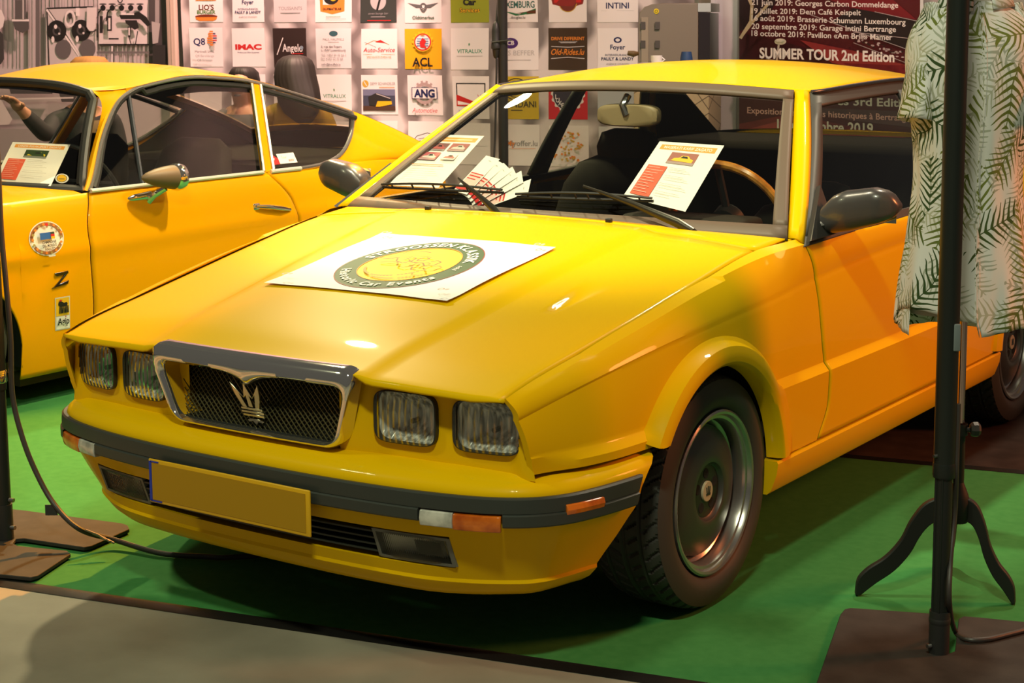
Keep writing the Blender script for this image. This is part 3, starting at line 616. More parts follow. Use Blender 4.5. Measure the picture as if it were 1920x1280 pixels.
def k_flare(arch, lo_front, lo_back):
    """rolled arch band standing proud of the side"""
    yc, zc, R = arch; rows = []
    for t in np.linspace(PI+.1, -.1, 110):
        c, s_ = math.cos(t), math.sin(t); row = []
        lo = lo_front if c < 0 else lo_back
        if zc+(R+.03)*s_ < lo-.004: continue
        for k, r in enumerate((R-.012, R-.010, R-.004, R+.002, R+.012, R+.026, R+.040, R+.050, R+.058, R+.066)):
            y = yc+r*c; z = max(zc+r*s_, lo)
            base = k_side_x(y, z); out = (.806, .838, .850, .8545, .856, .8545, .850, base+.010, base+.003, base-.004)[k]
            if k < 7: out = max(out, base+.006) if k > 1 else out
            else: out = min(max(base+(.010, .003, -.004)[k-7], 0), .850)
            row.append((out, k_off(y, z), z))
        rows.append(row)
    return rows
def k_levels(s, zb):
    zt, zs, zc = k_zt(s), k_zs(s), k_zc(s)
    L = list(np.linspace(zt, zs, 4))+list(np.linspace(zs, zc+.006, 9))[1:]+list(np.linspace(zc+.006, zc-.006, 3))[1:]
    L += list(np.linspace(zc-.006, .534, 16))[1:]+[.530, .520, .511]+list(np.linspace(.511, .325, 14))[1:]
    return [max(z, zb) for z in L]
def k_panel(cols, bottom):
    rows = []
    for s in cols:
        zb = bottom(s); rows.append([(k_side_x(s, z), k_off(s, z), z) for z in k_levels(s, zb)])
    return MB().grid(rows)
def arch_cols(a, b, arch, n=.022):
    yc, zc, R = arch
    ths = np.linspace(PI, 0, 61); inside = [yc+R*math.cos(t) for t in ths]
    c = list(np.arange(a, yc-R, n))+[y for y in inside if a < y < b]+list(np.arange(yc+R+n, b, n))+[b]
    for k in (.36, .38, .395, .41): c += [yc-k, yc+k]
    return sorted(set([y for y in c if a <= y <= b]))
def arch_bottom(arch, lo_front, lo_back):
    yc, zc, R = arch
    def g(s):
        base = lo_front if s < yc else lo_back
        d = R*R-(s-yc)**2
        return max(base, zc+math.sqrt(d)) if d > 0 else base
    return g
def arch_lip(arch, lo_front, lo_back):
    yc, zc, R = arch; rows = [[], [], [], []]
    for t in np.linspace(PI, 0, 73):
        y, z = yc+R*math.cos(t), zc+R*math.sin(t)
        if z < (lo_front if y < yc else lo_back)-.001: continue
        x = k_side_x(y, z); c, s_ = math.cos(t), math.sin(t)
        for k, (dx, dr) in enumerate(((0, 0), (-.004, -.006), (-.016, -.008), (-.045, -.002))):
            rows[k].append((x+dx, k_off(y, z)+c*dr, z+s_*dr))
    return rows
for side in (1, -1):
    def put(mb, name, **kw):
        m = mb if side == 1 else mb.mirrored()
        return m.build(name, YELLOW, K, out=(side, 0, 0), fix=True, **kw)
    c = arch_cols(-.756, .524, ARCH_F); bt = arch_bottom(ARCH_F, .492, .325)
    w = k_panel(c, bt); e0 = [p for p in w.v[:len(k_levels(-.756, .492))]]; w.grid([[(p[0]-.015, p[1]+.001, p[2]) for p in e0], e0]); w.grid(k_flare(ARCH_F, .492, .325))
    put(w, 'front_wing', angle=28, merge=4e-4)
    d = k_panel(list(np.linspace(.530, 1.60, 48)), lambda s: .327)
    put(d, 'door', angle=28, solid=.003)
    c = arch_cols(1.606, 3.08, ARCH_R); bt = arch_bottom(ARCH_R, .327, .34)
    q = k_panel(c, bt); q.grid(k_flare(ARCH_R, .327, .34))
    put(q, 'rear_wing', angle=28, merge=4e-4)
    for s0, s1 in ((.520, .534), (1.596, 1.610)):
        ds_ = MB().grid([[(k_side_x(s, z)-.0035, k_off(s, z), z) for z in np.linspace(k_zt(s)-.004, .325, 40)] for s in (s0, s1)])
        (ds_ if side == 1 else ds_.mirrored()).build('door_gap_shade', WELL, K)  # dark strip set in the door gap to stand for its shade
    bs_ = MB(); bs_.tube([(k_xt(y)-.003, y, k_zt(y)-.013) for y in np.linspace(-.73, .30, 40)], .006, 6)
    (bs_ if side == 1 else bs_.mirrored()).build('bonnet_gap_shade', WELL, K)  # black tube added under the bonnet gap so it reads as shadow
    # sill below the doors
    rows = []
    for y in np.linspace(.270, 2.03, 40):
        e = smooth(.27, .31, y)*.0+1
        rows.append([(.800, y, .321), (.842, y, .321), (.846, y, .315), (.842, y, .285), (.826, y, .240), (.815, y, .229), (.76, y, .226)])
    s_ = MB().grid(rows); s_.add(rows[0], [tuple(range(7))]); put(s_, 'sill', angle=30)
    # wheel wells
    for (yc, zc, R) in (ARCH_F, ARCH_R):
        wl = MB(); pr = []
        for t in np.linspace(1.02*PI, -.25*PI, 40):
            y, z = yc+(R+.012)*math.cos(t), zc+(R+.012)*math.sin(t)
            xo = .80 if z > .46 else .70; pr.append([(xo, y, max(z, .30)), (.65, y, max(z, .30)), (.50, y, max(z, .30))])
        wl.grid(pr); o = len(wl.v)
        wl.add([(.50, yc+(R+.02)*math.cos(t), max(.27, zc+(R+.02)*math.sin(t))) for t in np.linspace(0, 2*PI, 30, endpoint=False)], [tuple(range(30))])
        m = wl if side == 1 else wl.mirrored()
        m.build('wheel_arch_liner', WELL, K)

# ---- bonnet
def k_front_y(x):
    x = abs(x); return float(np.interp(x, [0, .30, .345, .50, .62, .70], [-.806, -.800, -.790, -.780, -.768, -.752]))
def k_bonnet_z(x, y):
    s = min(max(y, -.80), .47); xe = k_xt(max(s, -.756)); ze = k_zt(max(s, -.756)) - (0 if s > -.756 else (-.756-s)*.25)
    u = min(abs(x)/xe, 1)
    f = smooth(-.80, -.1, s); crown = .024+.016*f
    z = ze+crown*(1-u**2.2)
    xr = .335+.10*(s+.8)/1.27                      # raised centre between two soft creases
    z += (.006+.006*f)*(1-smooth(xr-.012, xr+.030, abs(x)))*(1-.25*f)
    return z
SCOOP = (.527, -.205)
def k_scoop(x, y):
    # teardrop air intake dent on the left half
    a = (y-SCOOP[1])/.115; b = (x-SCOOP[0]-.06*(y-SCOOP[1]))/(.030*(1.0+.55*a))
    if abs(a) > 1 or abs(b) > 1: return 0
    return -.014*(1-b*b)**1.0*(1-smooth(-.2, 1, a))*smooth(-1, -.75, a)
rows = []
XS = np.concatenate([np.linspace(-1, -.93, 4), np.linspace(-.92, .55, 60)[0:], np.linspace(.56, .92, 36), np.linspace(.93, 1, 4)])
ys_b = np.concatenate([np.linspace(0, .16, 8), np.linspace(.17, .62, 16), np.linspace(.63, .78, 0), np.linspace(.63, 1, 12)])
ys_b = np.unique(np.concatenate([ys_b, np.linspace(.38, .72, 24)]))
lip_n = 5
for k in range(lip_n):       # rolled front lip
    r = []
    for u in XS:
        x = u*(k_xt(-.756)-.003); yf = k_front_y(x); z = k_bonnet_z(x, yf)
        drop = .013*smooth(.31, .345, abs(x))*(1-.4*smooth(.62, .69, abs(x)))+.003
        t = 1-k/lip_n
        r.append((x, yf-.008*math.sin(t*PI/2)*smooth(.31, .345, abs(x))+.004*max(0, t-.7), z-drop*t**1.5))
    rows.append(r)
for t in ys_b:
    r = []
    for u in XS:
        yf = k_front_y(u*.70); y = yf+t*(.300-yf)
        xe = k_xt(max(y, -.756))-.003; x = u*(xe-.003)
        yy = y+ (0 if abs(u) < 1 else 0)
        r.append((x, yy, k_bonnet_z(x, y)+k_scoop(x, y)-(.003 if abs(u) == 1 else 0)))
    rows.append(r)
BON = MB().grid(rows).build('bonnet', YELLOW, K, out=(0, 0, 1), angle=40, solid=.01)

# ---- cowl between bonnet and windscreen, with air slots and washer jets
def ws_B(u): return np.array([.766*u, .420+.055*u*u, .8815])
def ws_T(u): return np.array([.531*u, .935+.069*u*u, 1.274-.024*u*u])
rows = []
for t in np.linspace(0, 1, 6):
    r = []
    for u in np.linspace(-1, 1, 41):
        xe = k_xt(.304)-.001
        a = np.array([u*xe, .304, k_bonnet_z(u*xe, .304)]); b = ws_B(u)+np.array([0, .02, .002])
        p = a*(1-t)+b*t; p[2] += .010*math.sin(PI*t)*(1-u**4); r.append(p)
    rows.append(r)
MB().grid(rows).build('cowl_panel', YELLOW, K, out=(0, 0, 1), solid=.008)
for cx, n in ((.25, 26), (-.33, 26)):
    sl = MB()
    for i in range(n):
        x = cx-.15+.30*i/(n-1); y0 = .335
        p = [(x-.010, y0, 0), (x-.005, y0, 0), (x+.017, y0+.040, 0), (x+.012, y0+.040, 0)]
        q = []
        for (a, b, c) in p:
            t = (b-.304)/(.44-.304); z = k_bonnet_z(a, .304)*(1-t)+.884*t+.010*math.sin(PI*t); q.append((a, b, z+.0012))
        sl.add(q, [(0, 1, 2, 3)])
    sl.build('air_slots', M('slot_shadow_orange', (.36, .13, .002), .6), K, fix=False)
for jx in (.30, -.33):
    j = MB(); z = k_bonnet_z(jx, .30)
    j.box((jx, .318, z+.006), (.018, .014, .012), bev=.003); j.build('washer_jet', BLACKPL, K)

# ---- roof, pillars, tail
re_x = pch([1.0, 1.07, 1.3, 1.65, 2.0, 2.12], [.541, .578, .587, .587, .577, .57])
re_z = pch([1.0, 1.07, 1.3, 1.65, 2.0, 2.12], [1.250, 1.254, 1.264, 1.271, 1.256, 1.244])
def k_roof(u, t, drop=0):
    y0 = .935+.069*u*u; y = y0+t*(2.12-y0); ye = max(1.0, 1.004+t*(2.12-1.004))
    cr_ = .024+.034*smooth(0, .35, t)-.004*smooth(.6, 1, t)
    xe, ze = re_x(ye), re_z(ye)
    return (u*xe, y, ze+cr_*(1-abs(u)**2.3)-drop)
us = np.linspace(-1, 1, 41)
rf = MB().grid([[k_roof(u, t) for u in us] for t in np.linspace(0, 1, 30)])
rf.build('roof', YELLOW, K, out=(0, 0, 1), solid=.01)
MB().grid([[k_roof(u*.98, t, .028) for u in us] for t in np.linspace(.02, .98, 20)]).build('headliner', INTERIOR, K, out=(0, 0, -1))
sw_front = [(.815, .475, .862), (.765, .606, .962), (.705, .752, 1.062), (.640, .912, 1.165), (.598, 1.018, 1.228), (.584, 1.075, 1.250)]
def sw_bot(t): y = .475+t*(2.40-.475); return np.array([k_xt(y)+.020-.012*smooth(0, .2, t), y, k_zt(y)-.012])
def sw_top(t): y = 1.03+t*(2.06-1.03); return np.array([re_x(y)+.004, y, re_z(y)-.008])
def SW(t, h, off=0):
    b, a = sw_bot(t), sw_top(t); p = b*(1-h)+a*h; p[0] += .012*4*h*(1-h)+off; p[2] += off*.5; return p
for side in (1, -1):
    def put(mb, name, mat, **kw):
        m = mb if side == 1 else mb.mirrored(); return m.build(name, mat, K, out=(side, 0, .2), **kw)
    # windscreen pillar skin
    rows = []
    for h in np.linspace(0, 1, 20):
        a = ws_B(1)*(1-h)+ws_T(1)*h; b = SW(0, h, .004)
        mid = (a+b)/2+np.array([.012, -.014, .008])
        rows.append([a, a*.55+mid*.5-b*.05, mid, b*.55+mid*.5-a*.05, b])
    p = MB().grid(rows)
    a = ws_T(1); b = SW(0, 1, .004)
    put(p, 'windscreen_pillar', YELLOW, angle=60, solid=.006)
    # lower corner between wing, cowl and door glass
    c = MB().grid([[ws_B(1)+np.array([-.01, -.02, -.012]), ws_B(1)+np.array([.015, .0, -.004]), (.800, .462, .866), (.812, .47, .855)],
                   [ws_B(1)+np.array([-.01, .02, 0]), ws_B(1)+np.array([.015, .02, .006]), (.803, .49, .870), (.815, .49, .858)]])
    put(c, 'pillar_foot', YELLOW, angle=60)
    # black frame round the side glass and door post
    f = MB()
    def strip(t0, t1, h0, h1, n=24, o=.006):
        f.grid([[SW(t0+(t1-t0)*i, h0+(h1-h0)*j, o) for j in np.linspace(0, 1, 8)] for i in np.linspace(0, 1, n)])
    strip(0, 1, -.02, .045); strip(0, 1, .90, 1.0); strip(0, .035, .04, .92, 3); strip(.555, .62, .04, .92, 3, .008); strip(.955, 1.0, .04, .92, 3)
    put(f, 'window_frame', DARKTRIM, solid=.012)
    e = MB(); e.tube([SW(t, 1.0, .010) for t in np.linspace(0, 1, 30)], .006, 8)
    put(e, 'drip_moulding', M('blue_sheen_moulding', (.03, .035, .05), .2, 0, .6), angle=60)  # bluish reflection is tinted into the black of this strip
    g = MB().grid([[SW(t, h, .0) for h in np.linspace(.04, .92, 8)] for t in np.linspace(.03, .56, 16)])
    put(g, 'side_window', GLASS_T)
    g = MB().grid([[SW(t, h, .0) for h in np.linspace(.04, .92, 8)] for t in np.linspace(.615, .96, 12)])
    put(g, 'quarter_window', GLASS_T)
    # rear pillar
    rows = []
    for h in np.linspace(0, 1, 12):
        a = SW(1, h, .004); b = np.array([.62, 2.70, .985])*(1-h)+np.array([.545, 2.12, 1.243])*h
        rows.append([a, (a+b)/2+np.array([.015, 0, .006]), b])
    put(MB().grid(rows), 'rear_pillar', YELLOW, solid=.006)
    rows = [[p_+np.array([-.035, 0, -.01]) for p_ in map(np.array, r)] for r in rows]
    put(MB().grid(rows), 'rear_pillar_lining', INTERIOR)
    # door card and dark inner side
    dc = MB().grid([[(k_xt(y)-.035, y, z) for z in (.25, .5, .70, .868)] for y in np.linspace(.50, 2.6, 10)])
    put(dc, 'door_card', INTERIOR)
    # thin inner lining of the pillar
    rows = []
    for h in np.linspace(0, 1, 10):
        a = ws_B(.985)*(1-h)+ws_T(.985)*h+np.array([-.0, .03, -.012]); b = SW(.02, h, -.02); rows.append([a, b])
    put(MB().grid(rows), 'pillar_lining', INTERIOR)
# rear screen, boot, tail
rw = lambda u, t: np.array([(.555*(1-t)+.63*t)*u, 2.12+.56*t+.02*(1-u*u)*t, 1.246+.05*(1-abs(u)**2.3)-(.262+.03*(1-u*u))*t])
f = MB()
for (u0, u1, t0, t1) in ((-1, 1, 0, .08), (-1, 1, .92, 1), (-1, -.94, .08, .92), (.94, 1, .08, .92)):
    f.grid([[rw(u, t)+np.array([0, .003, .003]) for u in np.linspace(u0, u1, 21)] for t in np.linspace(t0, t1, 6)])
f.build('rear_screen_frame', DARKTRIM, K)
MB().grid([[rw(u, t) for u in np.linspace(-.95, .95, 21)] for t in np.linspace(.07, .93, 8)]).build('rear_screen', GLASS_T, K)
bt = MB().grid([[(u*k_xt(y)*.995, y, (k_zt(y)+.022*(1-abs(u)**2.2)+ .008)) for u in np.linspace(-1, 1, 25)] for y in np.linspace(2.66, 3.08, 12)])
bt.build('boot_lid', YELLOW, K, out=(0, 0, 1), solid=.01)
tl = MB().grid([[(u*x, 3.08+dy-.05*u*u, z) for u in np.linspace(-1, 1, 25)] for x, dy, z in ((.70, .02, .96), (.715, .04, .90), (.725, .03, .70), (.735, .03, .45))])
tl.build('tail_panel', YELLOW, K, out=(0, 1, 0))
rb = MB(); P = [(x, 3.10+.08*(1-(abs(x)/.78)**4), .42) for x in np.linspace(-.76, .76, 25)]
rb.tube(P, .10, 12, flat=(1.0, .6)); rb.build('rear_bumper', YELLOW, K)
ub = MB(); ub.box((0, 1.3, .24), (1.12, 3.3, .03)); ub.box((0, -.1, .45), (1.0, .9, .38)); ub.build('underbody', WELL, K)

# ---- windscreen
def WS(u, v, off=0):
    p = ws_B(u)*(1-v)+ws_T(u)*v; b = .014*4*v*(1-v)*(1-.5*u*u)+off
    return p+np.array([0, -.62, .78])*b
f = MB()
for (u0, u1, v0, v1) in ((-1, 1, -.02, .065), (-1, 1, .925, 1.0), (-1, -.945, .06, .93), (.945, 1, .06, .93)):
    nu = 31 if u1-u0 > .5 else 4; nv = 4 if nu > 5 else 24
    f.grid([[WS(u, v, .006+.004*math.sin(PI*(i/(nv-1)))*(1 if nu > 5 else 0)) for u in np.linspace(u0, u1, nu)] for i, v in enumerate(np.linspace(v0, v1, nv))])
f.build('windscreen_frame', M('brown_grey_seal', (.115, .082, .058), .5, spec=.3), K, solid=.010, out=(0, -1, 1))
MB().grid([[WS(u, v) for u in np.linspace(-.95, .95, 31)] for v in np.linspace(.06, .93, 16)]).build('windscreen', GLASS, K, out=(0, -1, 1))

# ---- front: lamp panel, lamps, grille
LENS = glass_mat('ribbed_lamp_glass', (.93, .95, .93), 1.6)
t_ = LENS.node_tree; N_, L_ = t_.nodes, t_.links
tc = N_.new('ShaderNodeTexCoord'); wv = N_.new('ShaderNodeTexWave'); wv.inputs['Scale'].default_value = 20; wv.bands_direction = 'X'; wv.inputs['Distortion'].default_value = .8
L_.new(tc.outputs['Object'], wv.inputs['Vector']); bu = N_.new('ShaderNodeBump'); bu.inputs['Strength'].default_value = .7; bu.inputs['Distance'].default_value = .006
L_.new(wv.outputs['Fac'], bu.inputs['Height'])
for n in N_:
    if n.type == 'BSDF_GLOSSY': L_.new(bu.outputs['Normal'], n.inputs['Normal']); n.inputs['Roughness'].default_value = .06
    if n.type == 'FRESNEL': L_.new(bu.outputs['Normal'], n.inputs['Normal'])
REFL = M('lamp_reflector', (.62, .63, .60), .25, .12)
t_, N_, L_, p_ = nodes(REFL)
tc = N_.new('ShaderNodeTexCoord'); mp_ = N_.new('ShaderNodeMapping'); mp_.inputs['Scale'].default_value = (70, 20, 14); L_.new(tc.outputs['Object'], mp_.inputs['Vector'])
vo = N_.new('ShaderNodeTexVoronoi'); vo.inputs['Scale'].default_value = 1.0; L_.new(mp_.outputs[0], vo.inputs['Vector'])
cm_ = N_.new('ShaderNodeMapping'); cm_.inputs['Scale'].default_value = (60, 60, 7); L_.new(tc.outputs['Object'], cm_.inputs['Vector'])
cn = N_.new('ShaderNodeTexNoise'); cn.inputs['Scale'].default_value = 1.6; cn.inputs['Detail'].default_value = 2; L_.new(cm_.outputs[0], cn.inputs['Vector'])
cr_ = N_.new('ShaderNodeValToRGB'); cr_.color_ramp.elements[0].position = .38; cr_.color_ramp.elements[1].position = .66; cr_.color_ramp.elements[0].color = (.24, .24, .23, 1); cr_.color_ramp.elements[1].color = (.92, .93, .92, 1)  # light and dark reflection streaks painted into the reflector colour
L_.new(cn.outputs['Fac'], cr_.inputs['Fac']); L_.new(cr_.outputs['Color'], p_.inputs['Base Color'])
bu = N_.new('ShaderNodeBump'); bu.inputs['Strength'].default_value = 1.0; bu.inputs['Distance'].default_value = .012; L_.new(vo.outputs['Distance'], bu.inputs['Height']); L_.new(bu.outputs['Normal'], p_.inputs['Normal'])
def k_face_y(x, z=.58):
    x = abs(x); return float(np.interp(x, [.25, .335, .50, .56, .70, .735], [-.770, -.752, -.738, -.728, -.703, -.690]))
for sg in (1, -1):
    rows = []
    for z in np.linspace(.478, .668, 64):
        x1 = .735-(z-.49)*.16; r = []
        for t in np.linspace(0, 1, 120):
            x = .24+(x1-.24)*t; e = smooth(.86, 1.0, t)
            r.append((sg*x, k_face_y(x)+.010-.020*e+(.012 if z > .66 else 0), z))
        rows.append(r)
    pm = MB().grid(rows); keep = []
    for f_ in pm.f:
        c = np.mean([pm.v[i] for i in f_], axis=0); ax_ = abs(c[0])
        if not any(abs((ax_-cx)/(w*.507))**5+abs((c[2]-.585)/(h*.507))**5 < 1 for cx, w, h in ((.621, .156, .114), (.417, .160, .116))): keep.append(f_)
    pm.f = keep; pm.m = [0]*len(keep)
    pm.build('headlamp_panel', YELLOW, K, out=(0, -1, 0))
def sq(n, a, b, e=5.0, skew=0):
    out = []
    for t in np.linspace(0, 2*PI, n, endpoint=False):
        c, s_ = math.cos(t), math.sin(t); out.append((a*math.copysign(abs(c)**(2/e), c), b*math.copysign(abs(s_)**(2/e), s_)))
    return out
def headlamp(cx, w, cz, h):
    # local frame on the slanted nose
    yc = k_face_y(cx); sl = (k_face_y(abs(cx)+.05)-k_face_y(abs(cx)-.05))/.1*(1 if cx > 0 else -1)
    def P(a, b, d): return np.array([cx+a, yc+sl*a+d, cz+b])
    o = sq(48, w/2, h/2)
    rim = MB().grid([[P(a*k, b*k, d) for a, b in o] for k, d in ((1.035, .012), (1.035, -.002), (1.0, -.003), (.97, .012))], cu=True)
    r = rim.build('headlamp', M('dark_lamp_rim', (.02, .02, .018), .4), K)
    bowl = [[P(a*k, b*k, .012+.050*(1-k*k)) for a, b in o] for k in (.98, .85, .7, .5, .3, .12)]
    b_ = MB().grid(bowl, cu=True); b_.add([p for p in bowl[-1]], [tuple(range(48))])
    rr = b_.build('reflector', REFL, None, angle=80); rr.parent = r
    bb = MB(); bb.cyl(P(0, -.012, .050), P(0, -.012, .028), .006, 12)
    x_ = bb.build('bulb_cap', M('dark_lamp_patch', (.06, .06, .05), .25, .5), None); x_.parent = r
    front = [[P(a*k, b*k, -.003-.010*(1-k**2)) for a, b in o] for k in (1.0, .8, .55, .3, .1)]
    g = MB().grid(front, cu=True); g.add(front[-1], [tuple(range(48))])
    gg = g.build('lens', LENS, None, angle=60); gg.parent = r
for sx in (1, -1):
    headlamp(sx*.621, .156, .585, .114); headlamp(sx*.417, .160, .585, .116)

def trap(n, wt, wb, zt, zb, rt, rb):
    """rounded trapezoid, clockwise from top left"""
    C = [(-wt, zt, rt), (wt, zt, rt), (wb, zb, rb), (-wb, zb, rb)]; out = []
    for i in range(4):
        p = np.array(C[i][:2]); a = np.array(C[i-1][:2])-p; b = np.array(C[(i+1) % 4][:2])-p; r = C[i][2]
        a /= np.linalg.norm(a); b /= np.linalg.norm(b)
        half = math.acos(np.clip(np.dot(a, b), -1, 1))/2; d = r/math.tan(half)
        p0, p1 = p+a*d, p+b*d
        for t in np.linspace(0, 1, n): out.append((1-t)**2*p0+2*t*(1-t)*p+t*t*p1)
        q = np.array(C[(i+1) % 4][:2]); # straight to the next corner
        c2 = C[(i+2) % 4]; r2 = C[(i+1) % 4][2]
        a2 = p-q; b2 = np.array(c2[:2])-q; a2 /= np.linalg.norm(a2); b2 /= np.linalg.norm(b2)
        h2 = math.acos(np.clip(np.dot(a2, b2), -1, 1))/2; pe = q+a2*(r2/math.tan(h2))
        for t in np.linspace(0, 1, 80)[1:-1]: out.append(p1*(1-t)+pe*t)
    return out
def gy(x, z=.69): return -.812+.10*x*x+(.69-z)*.13
OUT = trap(9, .326, .262, .694, .497, .030, .060)
CRE = trap(9, .322, .260, .668, .504, .034, .058)
INN = trap(9, .298, .250, .652, .511, .030, .050)
INN = [np.array((p[0], p[1]-(.030*math.exp(-(abs(p[0])/.036)**1.15) if p[1] > .62 else 0))) for p in INN]
ch = MB().grid([[(p[0], gy(*p)+.030, p[1]+.002) for p in OUT], [(p[0], gy(*p)+.006, p[1]) for p in OUT],
                [(p[0]*.995+q[0]*.005, gy(*p)-.008, p[1]*.75+q[1]*.25) for p, q in zip(OUT, CRE)],
                [(p[0], gy(*p)-.017, p[1]) for p in CRE],
                [(p[0]*.5+q[0]*.5, gy(*p)-.019, p[1]*.5+q[1]*.5) for p, q in zip(CRE, INN)],
                [(p[0], gy(*p)-.012, p[1]) for p in INN], [(p[0]*.99, gy(*p)+.004, .585+(p[1]-.585)*.985) for p in INN]], cu=True)
GR = ch.build('grille', CHROME, K, angle=60, out=(0, -1, 0))
dk = [[(p[0]*.992, gy(*p)+.000, .585+(p[1]-.585)*.985) for p in INN], [(p[0]*.975, gy(*p)+.035, .585+(p[1]-.585)*.975) for p in INN], [(p[0]*.955, gy(0)+.080, .585+(p[1]-.585)*.96) for p in INN]]
nI = len(INN); YDUCT = M('duct_shade_yellow', (.50, .27, .002), .5)  # body yellow darkened for shade in the duct; its top and bottom painted black
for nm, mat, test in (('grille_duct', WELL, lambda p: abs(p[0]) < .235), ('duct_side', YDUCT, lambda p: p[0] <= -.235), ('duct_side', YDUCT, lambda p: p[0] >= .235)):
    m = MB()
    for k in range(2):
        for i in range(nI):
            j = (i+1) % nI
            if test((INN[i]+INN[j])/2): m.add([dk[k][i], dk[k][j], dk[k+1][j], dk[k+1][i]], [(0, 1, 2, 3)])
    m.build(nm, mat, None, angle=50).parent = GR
bk = MB(); o = [(p[0]*.95, gy(0)+.080, .585+(p[1]-.585)*.95) for p in INN]; bk.add(o, [tuple(range(len(o)))])
bk.build('grille_backing', WELL, None).parent = GR
wire = MB()
def in_w(z): return .250+(.298-.250)*(z-.511)/.141
for sg in (1, -1):
    for c in np.arange(-.5, .5, .0158):
        pts = []
        for z in np.linspace(.508, .652, 44):
            x = c+sg*(z-.585)*1.15
            if abs(x) < in_w(z)*.945: pts.append((x, -.775+(z-.51)*.22+.002*sg, z))
        if len(pts) > 2: wire.tube([pts[0], pts[-1]], .0016, 5)
wire.build('grille_mesh', M('bronze_black_wire', (.14, .125, .06), .35, .8), None).parent = GR
# trident emblem
tr = MB(); yt = gy(0)+.012
def tri(pts, y=yt, th=.007): tr.prism([(a*1.08-.003-b*.05, y-b*.36, .577+b*1.0) for a, b in pts], (0, th, 0))
tri([(-.006, -.010), (.006, -.010), (.0045, .020), (.013, .012), (.0, .052), (-.013, .012), (-.0045, .020)])
tri([(-.024, -.012), (-.012, -.012), (-.022, .022), (-.011, .012), (-.041, .050), (-.036, .020)])
tri([(.024, -.012), (.012, -.012), (.022, .022), (.011, .012), (.041, .050), (.036, .020)])
for k, w in enumerate((.031, .033, .031)): tri([(-w, -.012-k*.0085-.006), (w, -.012-k*.0085-.006), (w, -.012-k*.0085), (-w, -.012-k*.0085)])
tri([(-.024, -.045), (-.012, -.041), (.012, -.041), (.024, -.045), (.020, -.050), (.008, -.047), (0, -.058), (-.008, -.047), (-.020, -.050)])
tr.build('trident_emblem', M('gold_chrome', (.66, .60, .42), .18, 1), None, bevel=.0012).parent = GR

# ---- front bumper
bp = cr([(0, -.846, 0), (.22, -.842, 0), (.42, -.826, 0), (.56, -.802, 0), (.66, -.772, 0), (.735, -.728, 0), (.785, -.665, 0), (.812, -.59, 0), (.829, -.51, 0), (.841, -.42, 0), (.848, -.30, 0), (.85, -.2, 0)], 24)
bp = np.array(bp); seg = np.r_[0, np.cumsum(np.linalg.norm(np.diff(bp, axis=0), axis=1))]
def bpos(s):
    x = np.interp(s, seg, bp[:, 0]); y = np.interp(s, seg, bp[:, 1])
    e = .01; t = np.array([np.interp(s+e, seg, bp[:, 0])-np.interp(s-e, seg, bp[:, 0]), np.interp(s+e, seg, bp[:, 1])-np.interp(s-e, seg, bp[:, 1])])
    if s < e: t = np.array([1.0, 0])
    t /= np.linalg.norm(t); return np.array([x, y]), np.array([t[1], -t[0]])    # point, outward normal
y_end = lin([.15, .19, .235, .445, .485, .50], [-.505, -.50, -.49, -.405, -.345, -.335])
s_of_y = lambda y: float(np.interp(y, bp[:, 1], seg))
S0 = float(np.interp(.568, bp[:, 0], seg))
def bump_row(z, inset, off=0.0, n0=14, n1=40):
    ss = list(np.linspace(0, S0, n0))+list(np.linspace(S0, s_of_y(y_end(z)), n1))[1:]
    r = []
    for s in ss:
        p, n = bpos(s); k = (1+.5*smooth(.46, .74, s))*(1-.55*smooth(.95, 1.3, s))
        q = p-n*(inset*k)+n*off; r.append((q[0], q[1], z-.0*s))
    return [(-a, b, c) for a, b, c in reversed(r[1:])]+r
NB = 2*(14+40-1)-1
rise = lambda s: 0
prof_top = [(.494, .105), (.493, .070), (.486, .034), (.474, .012), (.462, .003), (.450, 0.0), (.415, .004), (.384, .004), (.366, .010), (.346, .018)]
prof_low = [(.265, .047), (.250, .052), (.238, .056), (.230, .054), (.208, .066), (.193, .082), (.187, .105)]
up = MB().grid([bump_row(z, i) for z, i in prof_top])
lo = MB().grid([bump_row(z, i) for z, i in prof_low])
# panels either side of the lower opening
a, b = bump_row(.346, .018), bump_row(.265, .047); m1 = bump_row(.305, .032)
jc = NB//2; sd = MB()
for sl_ in (slice(0, jc-13+1), slice(jc+13, NB)): sd.grid([a[sl_], m1[sl_], b[sl_]])
# recess box of the opening
mid = slice(jc-13, jc+14); inn = lambda r, d: [(x, y+d, z) for x, y, z in r[mid]]
sd.grid([a[mid], inn(a, .05)]); sd.grid([b[mid], inn(b, .06)])
for j in (jc-13, jc+13): sd.add([a[j], m1[j], b[j], (b[j][0], b[j][1]+.06, b[j][2]), (a[j][0], a[j][1]+.05, a[j][2])], [(0, 1, 2, 3, 4)])
up.v, up.f, up.m = up.v, up.f, up.m
o = len(up.v); up.add(lo.v, lo.f); up.add(sd.v, sd.f)
FB = up.build('front_bumper', YELLOW, K, angle=32, merge=2e-4, out=(0, -1, 0))
bk = MB().grid([inn(a, .052), inn(b, .058)]); bk.build('opening_backing', WELL, None).parent = FB
